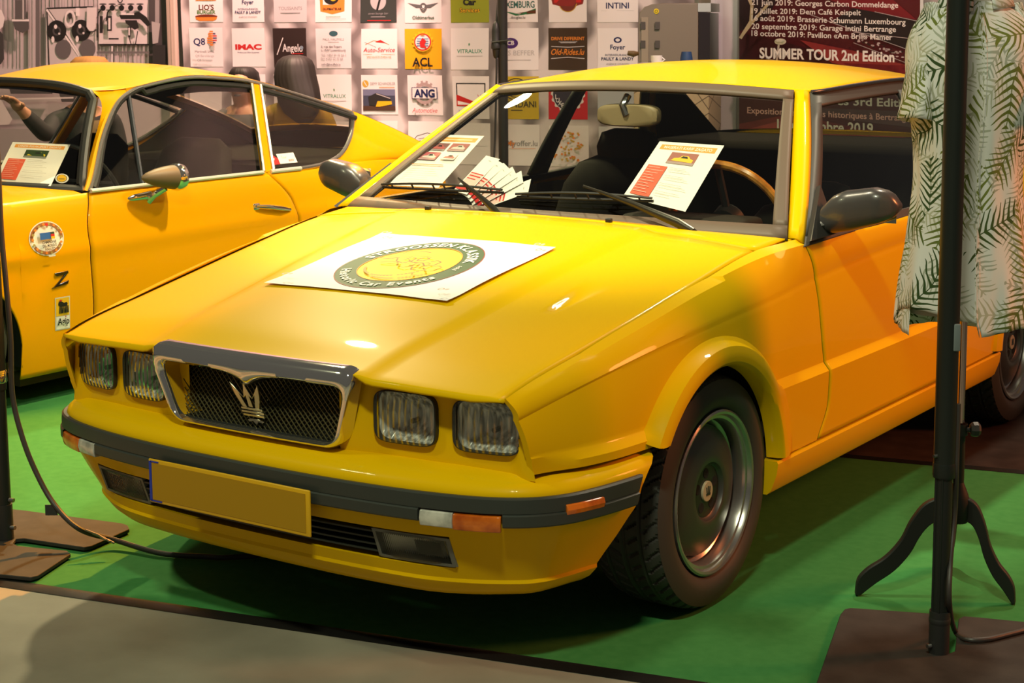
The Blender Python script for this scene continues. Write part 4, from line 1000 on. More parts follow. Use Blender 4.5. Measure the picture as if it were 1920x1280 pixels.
# charcoal rubbing strip: full upper tier, lower tier broken by the lamps
def strip_rows(prof, s_a, s_b, n):
    rows = []
    for z, o_ in prof:
        r = []
        for t in np.linspace(0, 1, n):
            se = min(s_b, s_of_y(y_end(z)-.035)); s = s_a+(se-s_a)*t; p, nn = bpos(s); q = p+nn*o_; r.append((q[0], q[1], z))
        rows.append(r)
    return rows
pu = [(.450, -.004), (.4505, .008), (.447, .013), (.430, .014), (.4165, .014), (.415, .004)]
pl = [(.4165, .003), (.4155, .013), (.412, .018), (.390, .018), (.386, .014), (.385, -.004)]
st = MB()
r = strip_rows(pu, 0, 9, 60); st.grid([[(-a, b, c) for a, b, c in reversed(q[1:])]+q for q in r])
sA, sB = float(np.interp(.512, bp[:, 0], seg)), float(np.interp(.692, bp[:, 0], seg))
r = strip_rows(pl, 0, sA, 24); st.grid([[(-a, b, c) for a, b, c in reversed(q[1:])]+q for q in r])
for q in ((r[0][-1], r[1][-1], r[2][-1], r[3][-1], r[4][-1], r[5][-1]),):
    st.add(q, [tuple(range(6))]); st.add([(-a, b, c) for a, b, c in q], [tuple(range(6))])
r = strip_rows(pl, sB, 9, 40); st.grid(r); st.grid([[(-a, b, c) for a, b, c in q] for q in r])
e = [q[-1] for q in strip_rows(pu, 0, 9, 60)]+[q[-1] for q in r]
for sg in (1, -1): st.add([(sg*a, b, c) for a, b, c in e[:6]]+[(sg*a, b, c) for a, b, c in e[6:]], [tuple(range(12))])
st.build('rubbing_strip', RUBSTRIP, K, angle=30, merge=1e-5)
CLEARPL = M('clear_lamp_plastic', (.48, .47, .42), .12, 0, .6); noise_col(CLEARPL, (.30, .30, .27), (.62, .60, .54), 30)
AMBER = M('amber_lamp_plastic', (.62, .12, .005), .15, 0, .6); noise_col(AMBER, (.42, .07, .004), (.72, .17, .01), 25)
def curved_lamp(sg, s0, s1, z0, z1, off, name, mat):
    rows = []
    for z, o_ in ((z1, -.004), (z1-.002, off), (z1*.5+z0*.5, off+.004), (z0+.002, off), (z0, -.004)):
        r = []
        for s in np.linspace(s0, s1, 12):
            p, n = bpos(s); q = p+n*o_; r.append((sg*q[0], q[1], z))
        rows.append(r)
    m = MB().grid(rows); e0 = [r[0] for r in rows]; e1 = [r[-1] for r in rows]
    m.add(e0, [tuple(range(5))]); m.add(e1, [tuple(range(5))])
    return m.build(name, mat, K, bevel=.002)
sM = sA+(sB-sA)*.43
for sg in (1, -1):
    tag(curved_lamp(sg, sA+.004, sM, .376, .414, .016, 'parking_lamp', CLEARPL), 'clear half of the indicator unit')
    tag(curved_lamp(sg, sM+.001, sB-.003, .374, .413, .017, 'turn_signal', AMBER), 'amber half of the indicator unit')
    tag(curved_lamp(sg, s_of_y(-.665), s_of_y(-.57), .405, .432, .018, 'side_marker', AMBER), 'small amber lamp in the strip')
# number plate, slats, fog lamps
PL = MB(); PL.box((-.013, -.872, .368), (.516, .006, .108), bev=.0025)
npl = PL.build('number_plate', M('plate_yellow', (.72, .40, .01), .35), K)
r_ = MB()
def ring(m, cx, cz, w, h, t, y, mi=0):
    for (a, b, ww, hh) in ((0, h/2-t/2, w, t), (0, -h/2+t/2, w, t), (-w/2+t/2, 0, t, h), (w/2-t/2, 0, t, h)): m.box((cx+a, y, cz+b), (ww, .0012, hh))
q = MB(); q.box((-.013, -.8754, .368), (.492, .0014, .090)); q.build('plate_field', M('plate_ochre', (.42, .225, .002), .5), None).parent = npl
q = MB(); q.box((-.264, -.8758, .368), (.0075, .0016, .098)); q.box((-.250, -.8758, .4165), (.028, .0016, .003)); q.box((-.246, -.8758, .3195), (.036, .0016, .003))
q.build('plate_edge', M('plate_blue', (.004, .035, .42), .45), None).parent = npl
sl_ = MB()
for z in (.332, .315, .298, .281):
    P = [(x, float(np.interp(abs(x), bp[:, 0], bp[:, 1]))+.030+.028*(.343-z)/.074, z) for x in np.linspace(-.372, .372, 31)]
    sl_.grid([[(a, b+dy, c+dz) for a, b, c in P] for dy, dz in ((0, .004), (-.006, .002), (-.006, -.002), (.02, -.006), (.02, .004))], cv=True)
sl_.build('air_intake_slats', M('green_black_plastic', (.022, .028, .022), .4), K, angle=30)
FOGG = M('fog_lamp_glass', (.95, .95, .93), .12, 0, 0, .5, 1.0, 1.12)
t_, N_, L_, p_ = nodes(FOGG); tc = N_.new('ShaderNodeTexCoord'); wv = N_.new('ShaderNodeTexWave'); wv.inputs['Scale'].default_value = 60; wv.bands_direction = 'X'
L_.new(tc.outputs['Object'], wv.inputs['Vector']); bu = N_.new('ShaderNodeBump'); bu.inputs['Strength'].default_value = .35; bu.inputs['Distance'].default_value = .002
L_.new(wv.outputs['Fac'], bu.inputs['Height']); L_.new(bu.outputs['Normal'], p_.inputs['Normal'])
for sg in (1, -1):
    def P(x, d, z): return (sg*x, float(np.interp(x, bp[:, 0], bp[:, 1]))+d+.018+.028*(.343-z)/.074, z)
    xs = np.linspace(.372, .558, 12)
    ol = [(.370, .340), (.545, .340), (.560, .328), (.562, .272), (.370, .272)]
    hs = MB().grid([[P(x, .010, z) for x in xs] for z in (.341, .30, .269)])
    hs.grid([[P(x, d, .341) for x in xs] for d in (.01, .05)]); hs.grid([[P(x, d, .269) for x in xs] for d in (.01, .05)])
    box = MB()
    for z0, z1 in ((.3415, .334), (.2755, .2685)): box.grid([[P(x, d, z) for x in xs] for d, z in ((.045, z0), (.004, z0), (.004, z1), (.045, z1))], cv=True)
    for x0, x1 in ((.368, .376), (.553, .563)): box.grid([[P(x, d, z) for z in (.341, .27)] for d, x in ((.045, x0), (.004, x0), (.004, x1), (.045, x1))], cv=True)
    fg = box.build('fog_lamp', M('grey_lamp_housing', (.16, .16, .14), .4), K)
    rf_ = MB().grid([[P(x, .030+.02*math.sin(PI*(x-.372)/.186), z) for x in xs] for z in np.linspace(.340, .272, 8)]); rf_.build('fog_reflector', M('satin_reflector', (.62, .60, .50), .4, .25), None).parent = fg
    gl_ = MB().grid([[P(x, .006-.004*math.sin(PI*(x-.372)/.186), z) for x in xs] for z in np.linspace(.338, .273, 8)]); gl_.build('fog_lens', FOGG, None, solid=.003).parent = fg
    sq_ = MB().grid([[P(x, .014, z) for x in (.468, .53)] for z in (.325, .288)]); sq_.build('fog_bulb_shade', M('dark_lamp_patch', (.06, .06, .05), .25, .5), None).parent = fg

# ---- wheels
def make_wheel():
    cx, R, W = 0.0, .295, .205        # local: axle along x, outer face at +x
    root = []
    NA, NW = 480, 34; rows = []
    for i in range(NA):
        a = 2*PI*i/NA; row = []
        blk = (i % 10)
        for j in range(NW):
            t = j/(NW-1); x = -W/2+.009+t*(W-.018)
            r = R-.012*abs(2*t-1)**5
            g = 0
            if abs(t-.25) < .022 or abs(t-.5) < .022 or abs(t-.75) < .022: g = 1
            ph = (i+int(40*abs(t-.5))) % 10
            if ph < 2 and abs(t-.5) > .06 and not (.20 < t < .30) and not (.70 < t < .80): g = 1
            row.append((x, (r-.007*g)*math.cos(a), (r-.007*g)*math.sin(a)))
        rows.append(row)
    ty = MB().grid(rows, cv=True)
    for sg in (1, -1):
        prof = [(R-.012, sg*(W/2-.009)), (R-.021, sg*(W/2-.005)), (R-.034, sg*(W/2-.001)), (R-.050, sg*(W/2+.003)), (R-.062, sg*(W/2+.002)), (R-.074, sg*(W/2-.003)), (R-.084, sg*(W/2-.010)), (R-.090, sg*(W/2-.022))]
        ty.lathe(prof, (0, 0, 0), (1, 0, 0), 96)
    rim = MB().lathe([(.204, .082), (.208, .092), (.208, .098), (.203, .101), (.197, .099), (.194, .094), (.192, .088), (.185, .086), (.182, .078), (.180, .052), (.172, .046), (.166, .040), (.120, .030), (.04, .03)], (0, 0, 0), (1, 0, 0), 72)
    rim.lathe([(.204, .082), (.19, -.09), (.17, -.09)], (0, 0, 0), (1, 0, 0), 48)
    disc = MB().lathe([(.163, .046), (.1645, .053), (.162, .060), (.150, .068), (.120, .077), (.092, .082), (.080, .083), (.074, .081), (.070, .073), (.066, .070), (.064, .070)], (0, 0, 0), (1, 0, 0), 72)
    hub = MB().lathe([(.0665, .069), (.0665, .0705), (.02, .071), (.001, .071)], (0, 0, 0), (1, 0, 0), 48)
    for k in range(5):
        a = 2*PI*k/5+.35; c = (.0705, .0455*math.cos(a), .0455*math.sin(a))
        hub.lathe([(.0135, -.0004), (.0130, .0012), (.0115, .0012), (.009, .0006), (.001, .0006)], c, (1, 0, 0), 20, 1)
    cap = MB().lathe([(.026, .068), (.026, .0755), (.0245, .0765), (.001, .077)], (0, 0, 0), (1, 0, 0), 32)
    mk = MB(); q = .0772
    for pts in ([(-.002, -.004), (.002, -.004), (.002, .014), (-.002, .014)], [(-.009, -.002), (-.005, -.004), (-.007, .012), (-.010, .012)], [(.009, -.002), (.005, -.004), (.007, .012), (.010, .012)], [(-.010, -.010), (.010, -.010), (.010, -.004), (-.010, -.004)]):
        mk.prism([(q, -a, b) for a, b in pts], (.0008, 0, 0))
    return ty, rim, disc, hub, cap, mk
def place_wheel(parts, cx, cy, side, parent, mats, names, proto=None):
    ty = parts[0]; objs = []
    def tr(mb):
        m = MB(); m.v = [((cx+side*p[0]), cy+p[1], .2975+p[2]) for p in mb.v]; m.f = [f if side == 1 else tuple(reversed(f)) for f in mb.f]; m.m = list(mb.m); return m
    w = tr(parts[0]).build(names[0], mats[0], parent, angle=30)
    for mb, nm, mt in zip(parts[1:], names[1:], mats[1:]):
        o_ = tr(mb).build(nm, mt, None, angle=32); o_.parent = w
    return w
DISC = M('gunmetal_disc', (.13, .12, .115), .42, .85)
RIMM = M('rim_alloy', (.46, .44, .43), .25, .9)
WP = make_wheel()
for cy in (0.0, 2.345):
    for side in (1, -1):
        place_wheel(WP, side*.708, cy, side, K, [RUBBER, RIMM, DISC, [M('dark_hub_plate', (.05, .05, .045), .4, .7), WELL], M('beige_cap', (.55, .45, .30), .4), BLACKPL], ['wheel', 'rim', 'wheel_disc', 'hub_plate', 'centre_cap', 'cap_emblem'])

# ---- door mirrors
def mirror(side):
    rows = []
    for t in np.linspace(0, 1, 14):
        x = .812+.205*t
        zt_ = np.interp(t, [0, .15, .3, .7, .9, 1], [.960, .990, 1.004, 1.016, 1.006, .975]); zb_ = np.interp(t, [0, .1, .4, .75, .92, 1], [.888, .884, .896, .918, .934, .955])
        y0 = np.interp(t, [0, .3, .8, 1], [.575, .560, .575, .610]); y1 = np.interp(t, [0, .5, 1], [.655, .665, .650])
        cz, cy = (zt_+zb_)/2, (y0+y1)/2
        rows.append([(x, cy+a, cz+b) for a, b in sq(28, (y1-y0)/2, (zt_-zb_)/2, 2.9)])
    m = MB().grid(rows, cu=True); m.add(rows[0], [tuple(range(28))]); m.add(rows[-1], [tuple(range(28))])
    mm = m if side == 1 else m.mirrored()
    r = mm.build('door_mirror', M('graphite_satin', (.075, .070, .070), .30, .35, .3), K, angle=50)
    f = MB(); f.add([SW(.0, .05, .012), SW(.075, .05, .012), SW(.012, .33, .012)], [(0, 1, 2)])
    ft = MB(); ft.prism([SW(.0, .0, .010), SW(.085, .0, .010), SW(.012, .34, .010)], (.014, 0, .006))
    ft.tube([(.800, .60, .905), (.835, .612, .915)], .035, 12, flat=(1, .6))
    ff = (ft if side == 1 else ft.mirrored()).build('mirror_foot', BLACKPL, None); ff.parent = r
    g = MB(); gx = [( .835+.16*t) for t in np.linspace(0, 1, 8)]
    g.grid([[(x, .664, z) for x in gx] for z in np.linspace(.915, .985, 4)])
    gg = (g if side == 1 else g.mirrored()).build('mirror_glass', M('mirror_silver', (.8, .8, .8), .02, 1), None); gg.parent = r
mirror(1); mirror(-1)

# ---- wipers
def wiper(pivot, mid, tip_a, tip_b):
    """pivot on the cowl, bent arm to mid on the glass, blade from tip_a to tip_b (u,v on the screen)"""
    P0 = np.array(pivot); Mp = WS(*mid, .030)
    a = MB(); a.lathe([(.016, -.02), (.017, .006), (.012, .014), (.001, .015)], P0, (0, -.35, .9), 16)
    d = Mp-P0
    a.tube([P0+np.array([0, 0, .008]), P0+d*.12+np.array([0, -.004, .016]), P0+d*.5+np.array([0, -.01, .016]), P0+d*.8+np.array([0, -.008, .008]), Mp], [.013, .014, .009, .006, .0045], 8, flat=(.55, 1))
    r = a.build('wiper', M('worn_black_metal', (.055, .050, .040), .3, .6), K, angle=50)
    b = MB(); pts = [WS(tip_a[0]+(tip_b[0]-tip_a[0])*t, tip_a[1]+(tip_b[1]-tip_a[1])*t, .010) for t in np.linspace(0, 1, 12)]
    up_ = [p+np.array([0, -.62, .78])*(.012+.012*math.sin(PI*i/11)) for i, p in enumerate(pts)]
    b.tube(pts, .0045, 6); b.tube(up_, .004, 6)
    for i in (1, 3, 5, 6, 8, 10): b.tube([pts[i], up_[i]], .003, 5)
    b.build('wiper_blade', BLACKPL, None).parent = r
wiper((-.098, .368, .884), (-.50, .195), (-.915, .135), (-.24, .15))
wiper((.515, .405, .880), (.145, .19), (-.16, .13), (.46, .155))

# ---- cabin
MB().box((0, 1.3, .27), (1.5, 1.9, .03)).build('cabin_floor', INTERIOR, K)
ds = MB(); rows = []
for y, z in ((.40, .845), (.46, .848), (.62, .852), (.72, .848), (.76, .83), (.76, .70), (.72, .50)):
    rows.append([(u*.72, y+.03*u*u, z-.015*abs(u)**3) for u in np.linspace(-1, 1, 25)])
ds.grid(rows); ds.build('dashboard', INTER2, K, out=(0, 0, 1), solid=.01)
bi = MB().box((.36, .68, .875), (.40, .16, .05), bev=.02); bi.build('instrument_hood', INTER2, K)
wd = MB().box((-.20, .755, .80), (.5, .02, .10), bev=.006); wd.build('dashboard_wood', WOOD, K)
sw = MB(); c0 = np.array([.37, .90, .865]); ax = np.array([0, .90, .42]); ax /= np.linalg.norm(ax); e1 = np.array([1.0, 0, 0]); e2 = np.cross(ax, e1)
sw.tube([c0+.19*(math.cos(t)*e1+math.sin(t)*e2) for t in np.linspace(0, 2*PI, 48, endpoint=False)], .014, 10, closed=True)
stw = sw.build('steering_wheel', WOOD, K)
hb = MB(); hb.lathe([(.05, -.02), (.05, .02), (.001, .025)], c0-ax*.01, -ax, 20)
for t in (0.2, PI-.2, 1.5*PI): hb.tube([c0, c0+.185*(math.cos(t)*e1+math.sin(t)*e2)], .012, 6)
hb.tube([c0, c0-ax*.25], .03, 10); hb.build('wheel_hub', BLACKPL, None).parent = stw
def seat(cx, y0, drop=0):
    s_ = MB()
    rows = []
    for z, hw, th, yy in ((.42, .25, .10, 0), (.60, .26, .10, .05), (.78, .255, .09, .10), (.92, .235, .075, .14), (1.0, .19, .055, .165), (1.03, .12, .03, .17)):
        rows.append([(cx+a, y0+.42+yy+b, .3+(z-.3)*(.94-drop)) for a, b in sq(28, hw, th, 3.2)])
    s_.grid(rows, cu=True); s_.add(rows[-1], [tuple(range(28))]); s_.box((cx, y0+.18, .40), (.50, .52, .16), bev=.05)
    o_ = s_.build('seat', INTER2, K, angle=60)
    h = MB(); rows = []
    for z, hw, th in ((.985, .08, .03), (1.0, .115, .045), (1.07, .125, .048), (1.12, .105, .04), (1.135, .06, .02)):
        rows.append([(cx+a, y0+.60+b, z-.052-drop*.9) for a, b in sq(24, hw, th, 3)])
    h.grid(rows, cu=True); h.add(rows[-1], [tuple(range(24))]); h.add(rows[0], [tuple(range(24))]); h.build('headrest', INTER2, None, angle=60).parent = o_
seat(.37, .95, .17); seat(-.37, .95)
rs = MB(); rs.box((0, 2.18, .70), (1.25, .18, .615), bev=.05); rs.box((0, 2.43, .98), (1.22, .48, .05)); rs.build('rear_seat_and_shelf', INTERIOR, K)
rm = MB(); rows = []
cm = on(1180, 216, 1, .93)
for t, s_ in ((-.022, .86), (-.016, .97), (0, 1.0), (.008, .99)):
    rows.append([(cm[0]+a*s_, .93+t, cm[2]-.0+b*s_+.02*a*.2) for a, b in sq(32, .112, .036, 3.6)])
rm.grid(rows, cu=True); rm.add(rows[0], [tuple(range(32))])
rvm = rm.build('rear_view_mirror', M('tan_plastic', (.27, .20, .11), .5), K, angle=50)
g = MB(); g.add([(cm[0]+a*.96, .9385, cm[2]+b*.94) for a, b in sq(32, .112, .036, 3.6)], [tuple(range(32))]); g.build('mirror_glass', M('mirror_silver', (.8, .8, .8), .02, 1), None).parent = rvm
g = MB(); g.tube([(cm[0], .915, cm[2]+.005), (cm[0]-.01, .905, cm[2]+.03), (cm[0]-.005, .93, cm[2]+.062)], [.016, .012, .012], 10); g.build('mirror_stalk', M('chrome', (1, 1, 1)), None).parent = rvm
# =================================================================== the rounded yellow fastback on the left
LO = np.array([-3.185, .22, 0.0])
LC = thing('fastback', (LO[0], LO[1]+1.1, 0), 'rounded older yellow fastback with chrome window trim behind the front coupe', 'car')
YEL2 = M('yellow_orange_paint', (.85, .365, .001), .34, 0, .28, .08)
YEL2.node_tree.nodes['Principled BSDF'].inputs['Coat IOR'].default_value = 1.36
def lput(mb, name, mat, parent=LC, mirror=True, both=False, **kw):
    """place local geometry (x from centre, y from front axle); mirror=True adds the other side as an own part"""
    res = []
    for side in ((1, -1) if mirror else (1,)):
        m = MB(); src = mb if side == 1 else mb.mirrored()
        m.v = [(p[0]+LO[0], p[1]+LO[1], p[2]) for p in src.v]; m.f = list(src.f); m.m = list(src.m)
        kk = dict(kw)
        if 'out' in kk: kk['out'] = (kk['out'][0]*side, kk['out'][1], kk['out'][2])
        res.append(m.build(name, mat, parent, **kk))
    return res if mirror else res[0]
LYS = [-.80, -.5, 0, .3, .6, 1.0, 1.7, 2.3, 2.8, 3.1]
l_top = pch(LYS, [.70, .755, .79, .80, .806, .812, .812, .812, .79, .75])
l_w = pch(LYS, [.62, .72, .765, .775, .782, .786, .786, .775, .72, .66])
l_prof = pch([.10, .14, .30, .50, .62, .70, .76, .80, .83], [-.040, -.028, -.006, .002, .001, -.006, -.018, -.036, -.054])
def l_x(y, z): return l_w(y)+l_prof(z+.812-l_top(y))+.006*math.exp(-((z-.585-.015*y)/.03)**2)
L_AF, L_AR = (-.06, .23, .32), (2.33, .26, .32)
l_dr = pch([.12, .355, .516, .665, .80, .83], [1.80, 1.83, 1.825, 1.785, 1.665, 1.640])
l_df = pch([.12, .355, .516, .665, .80, .83], [.600, .606, .598, .592, .633, .65])
def l_panel(cols, bottom, warp):
    rows = []
    for s in cols:
        zb = bottom(s); zt = l_top(s); r = []
        for t in np.linspace(0, 1, 34):
            z = zt+(zb-zt)*t; y = s+warp(s, z); r.append((l_x(y, z), y, z))
        rows.append(r)
    return MB().grid(rows)
wf = lambda s, z: (l_df(z)-.600)*max(0, 1-abs(s-.600)/.25)**1
wr_ = lambda s, z: (l_dr(z)-1.80)*max(0, 1-abs(s-1.80)/.3)**1
both_ = lambda s, z: wf(s, z)+wr_(s, z)
w_ = l_panel(arch_cols(-.80, .596, L_AF), arch_bottom(L_AF, .22, .116), both_); lput(w_, 'front_wing', YEL2, angle=40, merge=4e-4, out=(1, 0, 0), solid=.006)
d_ = l_panel(np.linspace(.602, 1.797, 50), lambda s: .118, both_); lput(d_, 'door', YEL2, angle=40, out=(1, 0, 0), solid=.004)
q_ = l_panel(arch_cols(1.803, 3.1, L_AR), arch_bottom(L_AR, .116, .22), both_); lput(q_, 'rear_wing', YEL2, angle=40, merge=4e-4, out=(1, 0, 0), solid=.02)
for s0, s1 in ((.590, .608), (1.791, 1.809)):
    lput(MB().grid([[(l_x(s, z)-.004, s+both_(s, z), z) for z in np.linspace(l_top(s)-.006, .12, 40)] for s in (s0, s1)]), 'door_gap_shade', WELL)  # dark strips painting the shade inside the fastback's door gaps
# ---- glasshouse curves
drip = cr([(.735, .640, .806), (.70, .699, .865), (.63, .810, 1.006), (.575, .930, 1.125), (.545, 1.030, 1.178), (.532, 1.15, 1.207), (.530, 1.395, 1.234), (.530, 1.60, 1.224), (.532, 1.80, 1.202), (.545, 2.103, 1.131), (.568, 2.40, 1.047), (.572, 2.452, 1.032)], 6)
rearc = cr([(.572, 2.452, 1.032), (.600, 2.424, 1.000), (.66, 2.330, .925), (.712, 2.200, .855), (.735, 2.05, .820), (.738, 1.874, .810)], 5)
belt = [(.738, y, .812) for y in np.linspace(1.874, .66, 20)]
def l_glass_x(z): return float(np.interp(z, [.80, .812, 1.03, 1.19, 1.24], [.738, .736, .612, .540, .524]))
ws_side = cr([(.700, .633, .812), (.66, .705, .90), (.61, .79, 1.0), (.565, .870, 1.095), (.54, .898, 1.145), (.515, .895, 1.180), (.47, .868, 1.206)], 5)
# pillar skin between screen and door window
def resamp(P, n):
    P = np.array(P); s = np.r_[0, np.cumsum(np.linalg.norm(np.diff(P, axis=0), axis=1))]; return [np.array([np.interp(t, s, P[:, k]) for k in range(3)]) for t in np.linspace(0, s[-1], n)]
dr0 = resamp(drip[:31], 24); wsd = resamp(ws_side, 24)
lput(MB().grid([[a, a*.5+b*.5+np.array([.012, -.01, .006]), b+np.array([.004, 0, .004])] for a, b in zip(wsd, dr0)]), 'windscreen_pillar', YEL2, out=(1, 0, .3), angle=60)
RY = [.86, .95, 1.06, 1.2, 1.4, 1.6, 1.8, 2.1, 2.45, 2.9, 3.12]
r_z = pch(RY, [1.196, 1.196, 1.205, 1.225, 1.246, 1.238, 1.214, 1.142, 1.046, .880, .775]); r_x = pch(RY, [.47, .535, .545, .540, .536, .536, .538, .55, .575, .62, .64])
def l_roof(u, t, d=0):
    y0 = .800+.075*abs(u)**2.5; y = y0+t*(3.12-y0); ye = .87+t*(3.12-.87)
    cz = .032+.022*smooth(0, .2, t)
    return (u*r_x(ye), y, r_z(ye)+cz*(1-abs(u)**2.2)-d)
RT0, RT1, RU = .60, .90, .84
def l_roof_mesh(d, mat, name, sgn):
    m = MB(); us_ = np.concatenate([np.linspace(-1, -RU, 5), np.linspace(-RU, RU, 33)[1:], np.linspace(RU, 1, 5)[1:]]); ts_ = np.concatenate([np.linspace(0, RT0, 30), np.linspace(RT0, RT1, 15)[1:], np.linspace(RT1, 1, 6)[1:]])
    m.grid([[l_roof(u*(1 if d == 0 else .985), t, d) for u in us_] for t in ts_]); keep = []
    C_ = len(us_)
    for f_ in m.f:
        i, j = f_[0]//C_, f_[0] % C_; tm, um = (ts_[i]+ts_[i+1])/2, (us_[j]+us_[j+1])/2
        if not (RT0 < tm < RT1 and abs(um) < RU): keep.append(f_)
    m.f = keep; m.m = [0]*len(keep); return lput(m, name, mat, mirror=False, out=(0, 0, sgn), angle=60)
l_roof_mesh(0, YEL2, 'roof', 1)
l_roof_mesh(.028, INTERIOR, 'headliner', -1)
lput(MB().grid([[np.array(l_roof(u, t))+np.array([0, 0, .004]) for u in np.linspace(-RU, RU, 21)] for t in np.linspace(RT0, RT1, 12)]), 'rear_screen', GLASS_T, mirror=False, out=(0, 0, 1))
lq = resamp(rearc[:22], 12)[::-1]; topq = [np.array([r_x(y)-.002, y, r_z(y)]) for y in np.linspace(2.45, 3.1, 12)]
rows = []
for i in range(14):
    t = i/13; r = []
    for k, p in enumerate(lq):
        h = k/11; b = np.array([l_x(2.05+(3.08-2.05)*t, l_top(2.05+(3.08-2.05)*t)), 2.05+(3.08-2.05)*t, l_top(2.05+(3.08-2.05)*t)-.002]); a = np.array([r_x(2.45+.65*t), 2.45+.65*t, r_z(2.45+.65*t)-.001])
        q = b*(1-h)+a*h; q = q+(p-(lq[0]*(1-h)+lq[-1]*h))*(1-t); q[0] += .02*4*h*(1-h)*t; r.append(q)
    rows.append(r)
lput(MB().grid(rows), 'rear_quarter', YEL2, out=(1, 0, .5), angle=60)
lput(MB().grid([[p+np.array([-.025, 0, -.012]) for p in r] for r in rows]), 'quarter_lining', INTERIOR, out=(-1, 0, 0), angle=60)
m = MB().grid([[p, np.array([r_x(p[1])+.001, p[1], r_z(p[1])])] for p in map(np.array, drip[24:])]); lput(m, 'roof_side', YEL2, out=(1, 0, .5), angle=60)
# chrome and glass
ch2 = MB(); ch2.tube([np.array(p)+np.array([.006, 0, .002]) for p in drip], .0085, 8); ch2.tube([np.array(p)+np.array([.005, 0, 0]) for p in rearc], .010, 8); lput(ch2, 'window_chrome', TRIM2)
inr = MB(); inr.tube([np.array([l_glass_x(p[2])+.002, p[1]+.018*(1 if i < 30 else 0), p[2]-(.026 if i > 26 else .0)]) for i, p in enumerate(drip[2:-4])], .013, 8); lput(inr, 'window_seal', BLACKPL)
bl = MB(); bl.tube([(.748, y, .812) for y in np.linspace(.64, 1.63, 20)], .011, 8, flat=(1, .8)); bl.tube([(.748, y, .811) for y in np.linspace(1.68, 1.88, 6)], .010, 8); lput(bl, 'belt_chrome', TRIM)
po = MB(); po.prism([(.545, 1.790, 1.196), (.545, 1.835, 1.190), (.745, 1.690, .812), (.745, 1.642, .812)], (-.02, 0, -.01)); lput(po, 'door_post', YEL2)
po = MB(); po.tube([(.550, 1.782, 1.196), (.750, 1.634, .816)], .008, 6); po.tube([(.550, 1.840, 1.190), (.750, 1.697, .816)], .008, 6); lput(po, 'post_chrome', TRIM2)
vp = MB(); vp.tube([(.552, 1.035, 1.170), (.62, .995, 1.03), (.728, .930, .815)], .011, 8); lput(vp, 'vent_pillar', M('dark_chrome', (.20, .20, .21), .2, 1))
gpts = [np.array([l_glass_x(p[2])-.004, p[1], p[2]]) for p in drip[1:-1]]+[np.array([l_glass_x(p[2])-.004, p[1], p[2]]) for p in rearc[1:]]+[np.array([l_glass_x(.812)-.004, y, .812]) for y in np.linspace(1.85, .66, 16)]
GLASS_L = glass_mat('grey_green_pane', (.80, .82, .76), 1.3)
def rot_clip(pts, y_of_z, keep_front):
    out = []
    for i, p in enumerate(pts):
        q = pts[(i+1) % len(pts)]; a = p[1]-y_of_z(p[2]); b = q[1]-y_of_z(q[2])
        if (a <= 0) == keep_front: out.append(p)
        if (a <= 0) != (b <= 0): t = a/(a-b); out.append(p*(1-t)+q*t)
    return out
yz = lambda z: 1.667+(z-.812)*(1.813-1.667)/.38
for nm, kf in (('side_window', True), ('quarter_window', False)):
    pts = rot_clip(gpts, yz, kf); g = MB(); g.add(pts, [tuple(range(len(pts)))]); lput(g, nm, GLASS_L, angle=80)
def l_wsB(u): return np.array([.70*u, .29+.345*u*u, .846-.034*u*u])
def l_wsT(u): return np.array([.47*u+.045*u**7, .800+.066*abs(u)**2.5+.02*u**8, 1.228-.020*u*u-.035*u**8])
def LW(u, v, off=0):
    b, a = l_wsB(u), l_wsT(u); p = b*(1-v)+a*v; k = .03*4*v*(1-v)*.5; return p+np.array([0, -.7, .7])*(k+off)
lput(MB().grid([[LW(u, v) for u in np.linspace(-.97, .97, 41)] for v in np.linspace(.03, .97, 16)]), 'windscreen', glass_mat('clear_screen', (.90, .90, .86)), mirror=False, out=(0, -1, 1))
loop = [(u, 0) for u in np.linspace(-1, 1, 30)]+[(1, v) for v in np.linspace(.05, .93, 16)]+[(u, 1) for u in np.linspace(.97, -.97, 30)]+[(-1, v) for v in np.linspace(.93, .05, 16)]
se = MB(); se.tube([LW(u, v, .002) for u, v in loop], .021, 10, closed=True, flat=(1, 1)); lput(se, 'screen_seal', BLACKPL, mirror=False)
se = MB(); se.tube([LW(u*1.012, v+(.012 if v == 1 else -.012 if v == 0 else 0), .014) for u, v in loop], .009, 8, closed=True); lput(se, 'screen_chrome', TRIM2, mirror=False)
# bonnet, nose, cowl, tail (outside the frame or hidden, kept simple but whole)
rows = []
for y in np.linspace(-.80, .60, 24):
    rows.append([(u*l_x(y, l_top(y)), y+(0), l_top(y)+.055*(1-abs(u)**2.5)) for u in np.linspace(-1, 1, 31)])
lput(MB().grid(rows), 'bonnet', YEL2, mirror=False, out=(0, 0, 1), angle=50)
ns = MB().grid([[(u*w*1.0, -.80-dy*(1-u*u), z) for u in np.linspace(-1, 1, 25)] for w, dy, z in ((.575, .03, .715), (.60, .07, .66), (.62, .08, .5), (.62, .06, .35), (.60, .02, .22))]); lput(ns, 'nose_panel', YEL2, mirror=False, out=(0, -1, 0))
for sx in (.30, .47):
    hl = MB(); hl.lathe([(.085, .0), (.088, -.02), (.08, -.028)], (sx, -.86, .56), (0, 1, 0), 28); hl.lathe([(.08, -.024), (.05, -.034), (.001, -.038)], (sx, -.86, .56), (0, 1, 0), 28); lput(hl, 'headlamp', CLEARPL)
tl = MB().grid([[(u*w, 3.10+dy*(1-u*u), z) for u in np.linspace(-1, 1, 21)] for w, dy, z in ((.63, .02, .78), (.64, .05, .74), (.64, .06, .5), (.63, .03, .24))]); lput(tl, 'tail_panel', YEL2, mirror=False, out=(0, 1, 0))
